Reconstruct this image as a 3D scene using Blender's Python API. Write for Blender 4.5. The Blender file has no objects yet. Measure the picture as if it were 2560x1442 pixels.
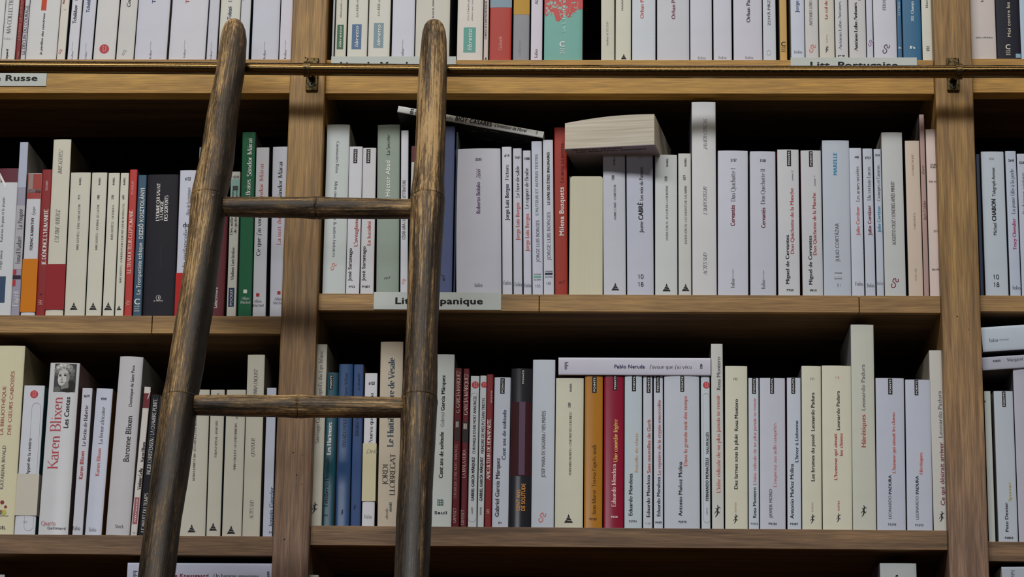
import bpy, bmesh, math, random
from mathutils import Vector, Matrix
random.seed(7)
C = bpy.context.scene.collection
SC = bpy.context.scene
# ------------------------------------------------------------ camera
W, H = 2560, 1442
F, PITCH, YAW, ROLL = 6280.0, 0.2487, -0.0411, 0.0140
CAM = Vector((0.0, -3.0, 1.6))
cam = bpy.data.cameras.new('camera')
cam.sensor_width = 36.0
cam.lens = F / W * 36.0
cam.clip_end = 60
camo = bpy.data.objects.new('camera', cam); C.objects.link(camo)
def _axes():
    def rot(v):
        x, y, z = v
        c, s = math.cos(ROLL), math.sin(ROLL); x, z = c*x - s*z, s*x + c*z
        c, s = math.cos(PITCH), math.sin(PITCH); y, z = c*y - s*z, s*y + c*z
        c, s = math.cos(YAW), math.sin(YAW); x, y = c*x + s*y, -s*x + c*y
        return Vector((x, y, z))
    return rot((1, 0, 0)), rot((0, 0, 1)), rot((0, -1, 0))
AX, AY, AZ = _axes()
camo.matrix_world = Matrix(((AX.x, AY.x, AZ.x, CAM.x), (AX.y, AY.y, AZ.y, CAM.y), (AX.z, AY.z, AZ.z, CAM.z), (0, 0, 0, 1)))
SC.camera = camo
def ray(px, py):
    return AX*((px - W/2)/F) + AY*(-(py - H/2)/F) - AZ
def at(px, py, Y=0.0):
    """the point on the vertical plane at depth Y that the camera sees at a pixel"""
    v = ray(px, py); t = (Y - CAM.y)/v.y
    return CAM + v*t
# ------------------------------------------------------------ world, lights, exposure
SC.view_settings.view_transform = 'Standard'
SC.view_settings.look = 'None'
SC.view_settings.exposure = 0.0
SC.view_settings.gamma = 1.0
wd = bpy.data.worlds.new('room_air'); SC.world = wd; wd.use_nodes = True
wd.node_tree.nodes['Background'].inputs[0].default_value = (0.55, 0.56, 0.6, 1)
wd.node_tree.nodes['Background'].inputs[1].default_value = 0.035
def area(name, loc, target, sx, sy, power, col):
    l = bpy.data.lights.new(name, 'AREA'); l.shape = 'RECTANGLE'; l.size = sx; l.size_y = sy
    l.energy = power; l.color = col
    o = bpy.data.objects.new(name, l); C.objects.link(o); o.location = loc
    o.rotation_euler = (Vector(target) - Vector(loc)).to_track_quat('-Z', 'Y').to_euler()
    return o
area('window_daylight', (-1.4, -6.6, 7.4), (0, 0, 2.3), 6.5, 1.2, 500, (1.0, 0.99, 0.955))
area('ceiling_light_strip', (0.3, -0.8, 5.6), (0.2, -0.4, 2.4), 3.5, 0.2, 34, (1.0, 0.84, 0.58))
area('low_front_light', (-1.4, -7.0, 3.0), (0, 0, 2.2), 1.6, 0.5, 18, (0.88, 0.93, 1.0))  # unseen low source, added for the glare on the lower spines
# ------------------------------------------------------------ materials
ALB = 1.45
def lin(c, k=1.0):
    out = []
    for v in c:
        v = v/255.0
        v = v/12.92 if v <= 0.04045 else ((v+0.055)/1.055)**2.4
        out.append(min(0.9, v*k))
    return (out[0], out[1], out[2], 1)
_mats = {}
def nm(name):
    m = bpy.data.materials.new(name); m.use_nodes = True
    nt = m.node_tree; return m, nt, nt.nodes['Principled BSDF']
def paper(col, rough=0.45, name='printed_paper', spec=0.32, coat=0.0):
    key = (name, tuple(col), rough, coat)
    if key in _mats: return _mats[key]
    m, nt, b = nm(name)
    c = lin([max(4, v*0.92-12) for v in col] if max(col)-min(col) > 40 else col, ALB)   # strong inks read deeper than bare paper
    tc = nt.nodes.new('ShaderNodeTexCoord'); n = nt.nodes.new('ShaderNodeTexNoise')
    n.inputs['Scale'].default_value = 35; n.inputs['Detail'].default_value = 5
    r = nt.nodes.new('ShaderNodeMapRange'); r.inputs[3].default_value = 0.93; r.inputs[4].default_value = 1.05
    mx = nt.nodes.new('ShaderNodeMix'); mx.data_type = 'RGBA'; mx.blend_type = 'MULTIPLY'; mx.inputs[0].default_value = 1
    mx.inputs[6].default_value = c
    nt.links.new(tc.outputs['Object'], n.inputs['Vector']); nt.links.new(n.outputs[0], r.inputs[0])
    nt.links.new(r.outputs[0], mx.inputs[7]); nt.links.new(mx.outputs[2], b.inputs['Base Color'])
    b.inputs['Roughness'].default_value = rough; b.inputs['Specular IOR Level'].default_value = spec if max(col) > 60 or coat else 0.12
    b.inputs['Coat Weight'].default_value = coat; b.inputs['Coat Roughness'].default_value = 0.22
    _mats[key] = m; return m
INKS = {'k': (28, 28, 34), 'g': (95, 95, 102), 'l': (135, 135, 142), 'r': (162, 70, 68), 'c': (184, 102, 96), 'd': (110, 40, 55),
        'w': (205, 205, 205), 'b': (45, 70, 110), 'n': (35, 38, 75), 'p': (95, 65, 115), 's': (45, 130, 170), 'o': (200, 130, 60),
        'y': (205, 190, 120), 'm': (165, 60, 105), 'v': (100, 130, 115), 't': (190, 120, 120), 'q': (150, 115, 70), 'i': (35, 60, 90)}
def ink(c):
    c = INKS.get(c, c)
    key = ('ink', c)
    if key not in _mats:
        m, nt, b = nm('printing_ink'); b.inputs['Base Color'].default_value = lin(c, ALB*0.95)
        b.inputs['Roughness'].default_value = 0.6; b.inputs['Specular IOR Level'].default_value = 0.25
        _mats[key] = m
    return _mats[key]
def pages_mat(col=(186, 182, 164)):
    key = ('pages', col)
    if key in _mats: return _mats[key]
    m, nt, b = nm('page_edges')
    tc = nt.nodes.new('ShaderNodeTexCoord'); mp = nt.nodes.new('ShaderNodeMapping'); mp.inputs['Scale'].default_value = (2600, 3, 3)
    n = nt.nodes.new('ShaderNodeTexNoise'); n.inputs['Scale'].default_value = 1; n.inputs['Detail'].default_value = 3
    r = nt.nodes.new('ShaderNodeMapRange'); r.inputs[3].default_value = 0.86; r.inputs[4].default_value = 1.06
    mx = nt.nodes.new('ShaderNodeMix'); mx.data_type = 'RGBA'; mx.blend_type = 'MULTIPLY'; mx.inputs[0].default_value = 1
    mx.inputs[6].default_value = lin(col, ALB)
    nt.links.new(tc.outputs['Object'], mp.inputs[0]); nt.links.new(mp.outputs[0], n.inputs['Vector']); nt.links.new(n.outputs[0], r.inputs[0])
    nt.links.new(r.outputs[0], mx.inputs[7]); nt.links.new(mx.outputs[2], b.inputs['Base Color'])
    b.inputs['Roughness'].default_value = 0.85
    _mats[key] = m; return m
def wood(name, light, dark, axis, seed=0.0, grain=60.0, contrast=(0.35, 0.7), rough=0.55, knots=True, low_tone=None):
    m, nt, b = nm(name)
    N = nt.nodes.new; L = nt.links.new
    tc = N('ShaderNodeTexCoord'); mp = N('ShaderNodeMapping')
    sc = [grain, grain, grain]; sc[axis] = grain*0.045
    mp.inputs['Scale'].default_value = sc; mp.inputs['Location'].default_value = (seed*3.1, seed*1.7, seed*2.3)
    L(tc.outputs['Object'], mp.inputs[0])
    n1 = N('ShaderNodeTexNoise'); n1.inputs['Scale'].default_value = 1.0; n1.inputs['Detail'].default_value = 8
    n1.inputs['Distortion'].default_value = 0.8; n1.inputs['Roughness'].default_value = 0.62
    L(mp.outputs[0], n1.inputs['Vector'])
    mp2 = N('ShaderNodeMapping'); s2 = [620, 620, 620]; s2[axis] = 26
    mp2.inputs['Scale'].default_value = s2; L(tc.outputs['Object'], mp2.inputs[0])
    n2 = N('ShaderNodeTexNoise'); n2.inputs['Scale'].default_value = 1.0; n2.inputs['Detail'].default_value = 4
    L(mp2.outputs[0], n2.inputs['Vector'])
    n3 = N('ShaderNodeTexNoise'); n3.inputs['Scale'].default_value = 7.0; n3.inputs['Detail'].default_value = 3
    L(tc.outputs['Object'], n3.inputs['Vector'])
    ramp = N('ShaderNodeValToRGB'); ramp.color_ramp.elements[0].position = contrast[0]; ramp.color_ramp.elements[1].position = contrast[1]
    ramp.color_ramp.elements[0].color = lin(dark, ALB); ramp.color_ramp.elements[1].color = lin(light, ALB)
    L(n1.outputs[0], ramp.inputs[0])
    def mul(a, fac_out, lo, hi, f0=0.3, f1=0.7):
        r = N('ShaderNodeMapRange'); r.inputs[1].default_value = f0; r.inputs[2].default_value = f1
        r.inputs[3].default_value = lo; r.inputs[4].default_value = hi; L(fac_out, r.inputs[0])
        mx = N('ShaderNodeMix'); mx.data_type = 'RGBA'; mx.blend_type = 'MULTIPLY'; mx.inputs[0].default_value = 1
        L(a, mx.inputs[6]); L(r.outputs[0], mx.inputs[7]); return mx.outputs[2]
    base = ramp.outputs[0]
    if low_tone:    # greyer wood tone towards the lower end of the board
        r2 = N('ShaderNodeValToRGB'); r2.color_ramp.elements[0].position = contrast[0]; r2.color_ramp.elements[1].position = contrast[1]
        r2.color_ramp.elements[0].color = lin(low_tone[1], ALB); r2.color_ramp.elements[1].color = lin(low_tone[0], ALB); L(n1.outputs[0], r2.inputs[0])
        sp = N('ShaderNodeSeparateXYZ'); L(tc.outputs['Object'], sp.inputs[0])
        ad = N('ShaderNodeMath'); ad.operation = 'MULTIPLY_ADD'; L(n3.outputs[0], ad.inputs[0]); ad.inputs[1].default_value = 0.12; L(sp.outputs[2], ad.inputs[2])
        mr_ = N('ShaderNodeMapRange'); mr_.inputs[1].default_value = low_tone[2]; mr_.inputs[2].default_value = low_tone[3]; L(ad.outputs[0], mr_.inputs[0])
        mm = N('ShaderNodeMix'); mm.data_type = 'RGBA'; L(mr_.outputs[0], mm.inputs[0]); L(r2.outputs[0], mm.inputs[6]); L(base, mm.inputs[7]); base = mm.outputs[2]
    c = mul(base, n2.outputs[0], 0.6, 1.2)
    c = mul(c, n3.outputs[0], 0.8, 1.12)
    if knots:
        v = N('ShaderNodeTexVoronoi'); v.inputs['Scale'].default_value = 7.5
        L(tc.outputs['Object'], v.inputs['Vector'])
        c = mul(c, v.outputs['Distance'], 0.3, 1.0, 0.03, 0.11)
    L(c, b.inputs['Base Color'])
    bp = N('ShaderNodeBump'); bp.inputs['Strength'].default_value = 0.25; bp.inputs['Distance'].default_value = 0.0006
    L(n2.outputs[0], bp.inputs['Height']); L(bp.outputs[0], b.inputs['Normal'])
    b.inputs['Roughness'].default_value = rough
    return m
def bamboo(name, seed, axis=2, side_shade=None):
    m, nt, b = nm(name); N = nt.nodes.new; L = nt.links.new
    tc = N('ShaderNodeTexCoord'); mp = N('ShaderNodeMapping'); mp.inputs['Location'].default_value = (seed, seed*2, seed*3)
    L(tc.outputs['Object'], mp.inputs[0])
    def noise(sc, scale, det=6, rg=0.6):
        q = N('ShaderNodeMapping'); q.inputs['Scale'].default_value = sc; L(mp.outputs[0], q.inputs[0])
        n = N('ShaderNodeTexNoise'); n.inputs['Scale'].default_value = scale; n.inputs['Detail'].default_value = det
        n.inputs['Roughness'].default_value = rg; L(q.outputs[0], n.inputs['Vector']); return n.outputs[0]
    def ax(v): return (v, 1, 1) if axis == 0 else (1, 1, v)
    streak = noise(ax(0.012), 620, 6, 0.8)      # fine scratches along the cane
    patch = noise(ax(0.035), 150, 6, 0.75)         # worn patches drawn out along the cane
    speck = noise(ax(0.25), 500, 3, 0.7)
    cloud = noise(ax(0.18), 34, 4, 0.6)
    def mr(i, a, b_, c, d):
        r = N('ShaderNodeMapRange'); r.inputs[1].default_value = a; r.inputs[2].default_value = b_
        r.inputs[3].default_value = c; r.inputs[4].default_value = d; L(i, r.inputs[0]); return r.outputs[0]
    def mth(op, a, b_):
        n = N('ShaderNodeMath'); n.operation = op
        for k, v in enumerate((a, b_)):
            if isinstance(v, (int, float)): n.inputs[k].default_value = v
            else: L(v, n.inputs[k])
        return n.outputs[0]
    sep = N('ShaderNodeSeparateXYZ'); L(tc.outputs['Object'], sep.inputs[0])
    wear = mr(sep.outputs[axis], -0.72, -0.02, -0.075, 0.03)  # the upper end has lost more of its dark stain
    f = mth('ADD', mth('ADD', mth('MULTIPLY', streak, 0.6), mth('MULTIPLY', patch, 0.42)), mth('ADD', mth('ADD', mth('MULTIPLY', speck, 0.2), mth('MULTIPLY', cloud, 0.6)), wear))
    ramp = N('ShaderNodeValToRGB'); e = ramp.color_ramp.elements
    e[0].position = 0.77; e[0].color = lin((22, 18, 15), ALB)
    e[1].position = 1.0; e[1].color = lin((158, 130, 90), ALB)
    x = e.new(0.86); x.color = lin((52, 41, 30), ALB)
    x = e.new(0.94); x.color = lin((102, 81, 54), ALB)
    if side_shade:   # shade on the side away from the window, darkened in the colour
        sd = mth('ADD', sep.outputs[0], mth('MULTIPLY', mth('SUBTRACT', cloud, 0.5), 0.02))
        f = mth('SUBTRACT', f, mr(sd, side_shade[0], side_shade[1], 0.0, 0.13))
    L(f, ramp.inputs[0]); L(ramp.outputs[0], b.inputs['Base Color'])
    bp = N('ShaderNodeBump'); bp.inputs['Strength'].default_value = 0.5; bp.inputs['Distance'].default_value = 0.0008
    L(f, bp.inputs['Height']); L(bp.outputs[0], b.inputs['Normal'])
    L(mr(f, 0.7, 0.95, 0.36, 0.6), b.inputs['Roughness']); b.inputs['Specular IOR Level'].default_value = 0.35
    return m
def metal(name, col, rough, wear=0.0):
    m, nt, b = nm(name)
    b.inputs['Metallic'].default_value = 1.0
    N = nt.nodes.new; L = nt.links.new
    tc = N('ShaderNodeTexCoord'); n = N('ShaderNodeTexNoise'); n.inputs['Scale'].default_value = 420; n.inputs['Detail'].default_value = 5
    L(tc.outputs['Object'], n.inputs['Vector'])
    r = N('ShaderNodeMapRange'); r.inputs[1].default_value = 0.35; r.inputs[2].default_value = 0.7
    r.inputs[3].default_value = rough; r.inputs[4].default_value = rough+0.12; L(n.outputs[0], r.inputs[0]); L(r.outputs[0], b.inputs['Roughness'])
    ramp = N('ShaderNodeValToRGB'); ramp.color_ramp.elements[0].position = 0.35; ramp.color_ramp.elements[1].position = 0.62
    ramp.color_ramp.elements[0].color = lin([v*(1-wear) for v in col]); ramp.color_ramp.elements[1].color = lin(col)
    L(n.outputs[0], ramp.inputs[0]); L(ramp.outputs[0], b.inputs['Base Color'])
    return m
# ------------------------------------------------------------ objects
def obj(name, me, parent=None, mats=None, kind=None, label=None):
    o = bpy.data.objects.new(name, me); C.objects.link(o)
    if mats:
        for m in (mats if isinstance(mats, (list, tuple)) else [mats]): me.materials.append(m)
    if parent is not None: o.parent = parent
    if kind: o['kind'] = kind
    if label: o['label'] = label
    return o
def empty(name, loc, label, cat, group=None, rot=(0, 0, 0)):
    o = bpy.data.objects.new(name, None); C.objects.link(o); o.location = loc; o.rotation_euler = rot
    o.empty_display_size = 0.02
    o['label'] = label; o['category'] = cat
    if group: o['group'] = group
    return o
def mesh(name, verts, faces, mi=None, smooth=False):
    me = bpy.data.meshes.new(name); me.from_pydata([tuple(v) for v in verts], [], faces)
    if mi:
        for p, i in zip(me.polygons, mi): p.material_index = i
    if smooth:
        for p in me.polygons: p.use_smooth = True
    me.update(); return me
def box_me(name, x0, x1, y0, y1, z0, z1, bevel=0.0):
    bm = bmesh.new(); bmesh.ops.create_cube(bm, size=1)
    for v in bm.verts:
        v.co = Vector(((x0+x1)/2 + v.co.x*(x1-x0), (y0+y1)/2 + v.co.y*(y1-y0), (z0+z1)/2 + v.co.z*(z1-z0)))
    if bevel: bmesh.ops.bevel(bm, geom=bm.edges[:], offset=bevel, segments=2, affect='EDGES', profile=0.5)
    me = bpy.data.meshes.new(name); bm.to_mesh(me); bm.free(); return me
def extrude_profile(name, prof, z0, z1, mi=None, mats=None):
    n = len(prof); v = [(x, y, z0) for x, y in prof] + [(x, y, z1) for x, y in prof]
    f = []; m = []
    for i in range(n):
        j = (i+1) % n; f.append((i, j, n+j, n+i)); m.append(mi[i] if mi else 0)
    return v, f, m
# ------------------------------------------------------------ lettering
_fonts = {}
STY = {'r': (0.011, 0), 'b': (0.03, 0), 'i': (0.008, 0.28), 'l': (0.0, 0), 'B': (0.045, 0), 'j': (0.022, 0.28)}
NUM = {'r': 0.11, 'b': 0.16, 'i': 0.1, 'l': 0.085, 'B': 0.19, 'j': 0.14}
def glyphs(s, st):
    key = (s, st)
    if key in _fonts: return _fonts[key]
    if st in SERIF_STYLES:
        r = serif_glyphs(s, SERIF_STYLES[st])
    elif '1' in s:      # the built-in face has no flag on its 1
        r = serif_glyphs(s, (NUM[st], NUM[st], STY[st][1], 1.0), False)
    else:
        off, sh = STY[st]
        t = bpy.data.curves.new('lettering', 'FONT'); t.body = s; t.size = 1/0.729; t.shear = sh; t.resolution_u = 3
        if st in ('b', 'B', 'j'): t.space_character = 1.07
        o = bpy.data.objects.new('lettering', t); me = bpy.data.meshes.new_from_object(o)
        vs = [(v.co.x, v.co.y) for v in me.vertices]; fs = [tuple(p.vertices) for p in me.polygons]
        if off:         # heavier weight: the same letter struck again a hair to each side
            v0, f0 = vs, fs; vs, fs = [], []
            for lay, (dx, dy) in enumerate(((-off, 0), (off, 0), (0, off*0.5), (0, -off*0.5))):
                k = len(vs); vs += [(x+dx, y+dy, lay) for x, y in v0]; fs += [tuple(i+k for i in f) for f in f0]
        bpy.data.objects.remove(o); bpy.data.meshes.remove(me); bpy.data.curves.remove(t)
        r = (vs, fs)
    xs = [v[0] for v in r[0]] or [0, 1]
    r = ([((v[0]-min(xs)), v[1], v[2]*0.00003 if len(v) > 2 else 0.0) for v in r[0]], r[1], max(xs)-min(xs))
    _fonts[key] = r; return r
# ------------------------------------------------------------ a small roman letter, drawn with thick and thin strokes
# strokes: 'L' straight, 'Q' curved polyline (x,y ...) on a grid where the capital height is 1 and the x-height 0.66
def _arc(cx, cy, rx, ry, a0, a1, n=9):
    return [(cx+rx*math.cos(math.radians(a0+(a1-a0)*i/n)), cy+ry*math.sin(math.radians(a0+(a1-a0)*i/n))) for i in range(n+1)]
XH = 0.64
def _O(w, h, y=0): return _arc(w/2, y+h/2, w/2, h/2, 90, 450, 18)
S_ = {
 'A': (0.7, [[(0.0, 0), (0.35, 1)], [(0.35, 1), (0.7, 0)], [(0.14, 0.36), (0.56, 0.36)]]),
 'B': (0.6, [[(0.1, 0), (0.1, 1)], [(0.1, 1), (0.3, 1)]+_arc(0.3, 0.76, 0.22, 0.24, 90, -90)+[(0.1, 0.52)], [(0.1, 0.52), (0.32, 0.52)]+_arc(0.32, 0.26, 0.25, 0.26, 90, -90)+[(0.1, 0)]]),
 'C': (0.66, [_arc(0.38, 0.5, 0.34, 0.5, 45, 315, 16)]),
 'D': (0.72, [[(0.1, 0), (0.1, 1)], [(0.1, 1), (0.28, 1)]+_arc(0.28, 0.5, 0.4, 0.5, 90, -90)+[(0.1, 0)]]),
 'E': (0.56, [[(0.1, 0), (0.1, 1)], [(0.1, 1), (0.52, 1), (0.53, 0.86)], [(0.1, 0.52), (0.42, 0.52)], [(0.1, 0), (0.54, 0), (0.56, 0.16)]]),
 'F': (0.52, [[(0.1, 0), (0.1, 1)], [(0.1, 1), (0.5, 1), (0.51, 0.86)], [(0.1, 0.52), (0.4, 0.52)]]),
 'G': (0.72, [_arc(0.38, 0.5, 0.34, 0.5, 45, 330, 16), [(0.66, 0.42), (0.66, 0.06)]]),
 'H': (0.74, [[(0.1, 0), (0.1, 1)], [(0.64, 0), (0.64, 1)], [(0.1, 0.52), (0.64, 0.52)]]),
 'I': (0.3, [[(0.15, 0), (0.15, 1)]]),
 'J': (0.36, [[(0.24, 1), (0.24, 0.1)]+_arc(0.1, 0.08, 0.14, 0.2, 0, -100, 5)]),
 'K': (0.68, [[(0.1, 0), (0.1, 1)], [(0.6, 1), (0.12, 0.46)], [(0.26, 0.6), (0.66, 0)]]),
 'L': (0.54, [[(0.1, 0), (0.1, 1)], [(0.1, 0), (0.5, 0), (0.52, 0.17)]]),
 'M': (0.88, [[(0.1, 0), (0.12, 1)], [(0.12, 1), (0.43, 0.04)], [(0.43, 0.04), (0.75, 1)], [(0.75, 1), (0.78, 0)]]),
 'N': (0.76, [[(0.1, 0), (0.1, 1)], [(0.1, 1), (0.66, 0)], [(0.66, 0), (0.66, 1)]]),
 'O': (0.76, [_O(0.74, 1)]),
 'P': (0.58, [[(0.1, 0), (0.1, 1)], [(0.1, 1), (0.3, 1)]+_arc(0.3, 0.73, 0.24, 0.27, 90, -90)+[(0.1, 0.46)]]),
 'Q': (0.76, [_O(0.74, 1), [(0.42, 0.04), (0.76, -0.22)]]),
 'R': (0.64, [[(0.1, 0), (0.1, 1)], [(0.1, 1), (0.3, 1)]+_arc(0.3, 0.75, 0.22, 0.25, 90, -90)+[(0.1, 0.5)], [(0.3, 0.5), (0.64, 0)]]),
 'S': (0.5, [_arc(0.26, 0.76, 0.2, 0.24, 30, 225, 9)+_arc(0.25, 0.25, 0.22, 0.26, 65, -150, 9)]),
 'T': (0.6, [[(0.3, 0), (0.3, 1)], [(0.02, 0.85), (0.03, 1), (0.57, 1), (0.58, 0.85)]]),
 'U': (0.72, [[(0.1, 1), (0.1, 0.3)]+_arc(0.36, 0.3, 0.26, 0.3, 180, 360)+[(0.62, 1)]]),
 'V': (0.68, [[(0.02, 1), (0.34, 0)], [(0.34, 0), (0.66, 1)]]),
 'W': (0.96, [[(0.02, 1), (0.27, 0)], [(0.27, 0), (0.48, 1)], [(0.48, 1), (0.7, 0)], [(0.7, 0), (0.94, 1)]]),
 'X': (0.66, [[(0.04, 1), (0.62, 0)], [(0.04, 0), (0.62, 1)]]),
 'Y': (0.64, [[(0.02, 1), (0.32, 0.46)], [(0.62, 1), (0.32, 0.46)], [(0.32, 0.46), (0.32, 0)]]),
 'Z': (0.6, [[(0.06, 0.86), (0.07, 1), (0.54, 1)], [(0.54, 1), (0.04, 0)], [(0.04, 0), (0.54, 0), (0.56, 0.15)]]),
 'a': (0.46, [_arc(0.21, 0.48, 0.15, 0.17, 160, 20, 6)+[(0.36, 0.08), (0.45, 0.0)], _arc(0.2, 0.18, 0.16, 0.19, 60, 320, 10)]),
 'b': (0.52, [[(0.1, 0), (0.1, 1.04)], _arc(0.27, 0.32, 0.19, 0.33, 150, -150, 14)]),
 'c': (0.44, [_arc(0.25, 0.32, 0.2, 0.33, 45, 315, 13)]),
 'd': (0.54, [[(0.42, 0), (0.42, 1.04)], _arc(0.25, 0.32, 0.19, 0.33, 30, 330, 14)]),
 'e': (0.46, [[(0.06, 0.36), (0.42, 0.36)]+_arc(0.24, 0.34, 0.18, 0.31, 0, 310, 14)]),
 'f': (0.34, [[(0.14, 0), (0.14, 0.8)]+_arc(0.28, 0.82, 0.14, 0.22, 180, 50, 6), [(0.02, XH), (0.3, XH)]]),
 'g': (0.48, [_arc(0.22, 0.42, 0.16, 0.22, 90, 450, 14), [(0.34, 0.58), (0.46, 0.64)], [(0.12, 0.22), (0.1, 0.06), (0.36, 0.02)]+_arc(0.23, -0.14, 0.2, 0.14, 50, -230, 12)]),
 'h': (0.54, [[(0.1, 0), (0.1, 1.04)], [(0.1, 0.5)]+_arc(0.27, 0.42, 0.16, 0.22, 140, 0, 7)+[(0.43, 0)]]),
 'i': (0.26, [[(0.13, 0), (0.13, XH)], [(0.13, 0.86), (0.13, 0.93)]]),
 'j': (0.26, [[(0.15, XH), (0.15, -0.1)]+_arc(0.04, -0.1, 0.11, 0.15, 0, -100, 5), [(0.15, 0.86), (0.15, 0.93)]]),
 'k': (0.52, [[(0.1, 0), (0.1, 1.04)], [(0.42, XH), (0.12, 0.3)], [(0.2, 0.38), (0.5, 0)]]),
 'l': (0.26, [[(0.13, 0), (0.13, 1.04)]]),
 'm': (0.82, [[(0.1, 0), (0.1, XH)], [(0.1, 0.5)]+_arc(0.26, 0.42, 0.15, 0.22, 140, 0, 6)+[(0.41, 0)], [(0.41, 0.5)]+_arc(0.57, 0.42, 0.15, 0.22, 140, 0, 6)+[(0.72, 0)]]),
 'n': (0.54, [[(0.1, 0), (0.1, XH)], [(0.1, 0.5)]+_arc(0.27, 0.42, 0.16, 0.22, 140, 0, 7)+[(0.43, 0)]]),
 'o': (0.5, [_arc(0.25, 0.32, 0.2, 0.33, 90, 450, 16)]),
 'p': (0.52, [[(0.1, -0.3), (0.1, XH)], _arc(0.27, 0.32, 0.19, 0.33, 150, -150, 14)]),
 'q': (0.52, [[(0.42, -0.3), (0.42, XH)], _arc(0.25, 0.32, 0.19, 0.33, 30, 330, 14)]),
 'r': (0.38, [[(0.1, 0), (0.1, XH)], [(0.1, 0.42)]+_arc(0.28, 0.44, 0.17, 0.2, 160, 60, 4)]),
 's': (0.38, [_arc(0.2, 0.49, 0.14, 0.155, 30, 230, 7)+_arc(0.18, 0.16, 0.15, 0.17, 60, -150, 7)]),
 't': (0.34, [[(0.14, 0.82), (0.14, 0.12)]+_arc(0.25, 0.12, 0.11, 0.12, 180, 300, 5), [(0.02, XH), (0.3, XH)]]),
 'u': (0.54, [[(0.1, XH), (0.1, 0.2)]+_arc(0.26, 0.2, 0.16, 0.21, 180, 330, 6), [(0.42, XH), (0.42, 0.0)]]),
 'v': (0.48, [[(0.02, XH), (0.24, 0)], [(0.24, 0), (0.46, XH)]]),
 'w': (0.7, [[(0.02, XH), (0.2, 0)], [(0.2, 0), (0.35, XH)], [(0.35, XH), (0.52, 0)], [(0.52, 0), (0.68, XH)]]),
 'x': (0.48, [[(0.04, XH), (0.44, 0)], [(0.04, 0), (0.44, XH)]]),
 'y': (0.48, [[(0.02, XH), (0.25, 0.02)], [(0.46, XH), (0.16, -0.3), (0.05, -0.28)]]),
 'z': (0.42, [[(0.05, XH), (0.38, XH)], [(0.38, XH), (0.04, 0)], [(0.04, 0), (0.4, 0)]]),
 '0': (0.5, [_arc(0.25, 0.5, 0.2, 0.5, 90, 450, 16)]), '1': (0.5, [[(0.12, 0.85), (0.26, 1), (0.26, 0)]]),
 '2': (0.5, [_arc(0.24, 0.72, 0.18, 0.28, 160, -30, 8)+[(0.05, 0)], [(0.05, 0), (0.45, 0)]]),
 '3': (0.5, [_arc(0.22, 0.76, 0.17, 0.24, 150, -90, 8), _arc(0.22, 0.27, 0.2, 0.27, 90, -150, 9)]),
 '4': (0.5, [[(0.34, 0), (0.34, 1)], [(0.34, 1), (0.04, 0.3), (0.46, 0.3)]]),
 '5': (0.5, [[(0.42, 1), (0.12, 1), (0.1, 0.56)]+_arc(0.22, 0.32, 0.2, 0.3, 110, -150, 9)]),
 '6': (0.5, [[(0.38, 1), (0.12, 0.5)]+_arc(0.25, 0.3, 0.19, 0.3, 160, 520, 14)]),
 '7': (0.5, [[(0.06, 1), (0.44, 1)], [(0.44, 1), (0.18, 0)]]),
 '8': (0.5, [_arc(0.25, 0.75, 0.16, 0.24, 90, 450, 12), _arc(0.25, 0.26, 0.2, 0.27, 90, 450, 12)]),
 '9': (0.5, [[(0.12, 0), (0.38, 0.5)]+_arc(0.25, 0.7, 0.19, 0.3, -20, 340, 14)]),
 '.': (0.22, [[(0.1, 0.0), (0.1, 0.06)]]), ',': (0.22, [[(0.12, 0.05), (0.06, -0.16)]]), "'": (0.2, [[(0.12, 1.02), (0.08, 0.78)]]),
 '-': (0.34, [[(0.04, 0.32), (0.3, 0.32)]]), '/': (0.4, [[(0.02, -0.1), (0.38, 1.05)]]), '&': (0.74, [[(0.7, 0), (0.2, 0.72)]+_arc(0.32, 0.82, 0.13, 0.17, 200, -20, 7)+[(0.1, 0.3)]+_arc(0.3, 0.24, 0.22, 0.25, 170, 300, 7)+[(0.68, 0.5)]]),
}
_ACC = {'é': ('e', 'a'), 'è': ('e', 'g'), 'ê': ('e', 'c'), 'á': ('a', 'a'), 'à': ('a', 'g'), 'î': ('i', 'c'), 'â': ('a', 'c'), 'É': ('E', 'a'), 'È': ('E', 'g'), 'Ê': ('E', 'c'),
        'Î': ('I', 'c'), 'Á': ('A', 'a'), 'Í': ('I', 'a'), 'í': ('i', 'a'), 'ô': ('o', 'c'), 'ç': ('c', ','), 'ñ': ('n', 't'), 'ï': ('i', 't'), 'û': ('u', 'c'), 'ó': ('o', 'a'), 'ã': ('a', 't'), 'Ç': ('C', ','), 'ü': ('u', 't')}
SERIF_STYLES = {'S': (0.10, 0.035, 0.0, 1.0), 'SB': (0.17, 0.05, 0.0, 1.08), 'SI': (0.085, 0.035, 0.26, 0.9), 'SL': (0.075, 0.035, 0.0, 1.0)}
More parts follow.
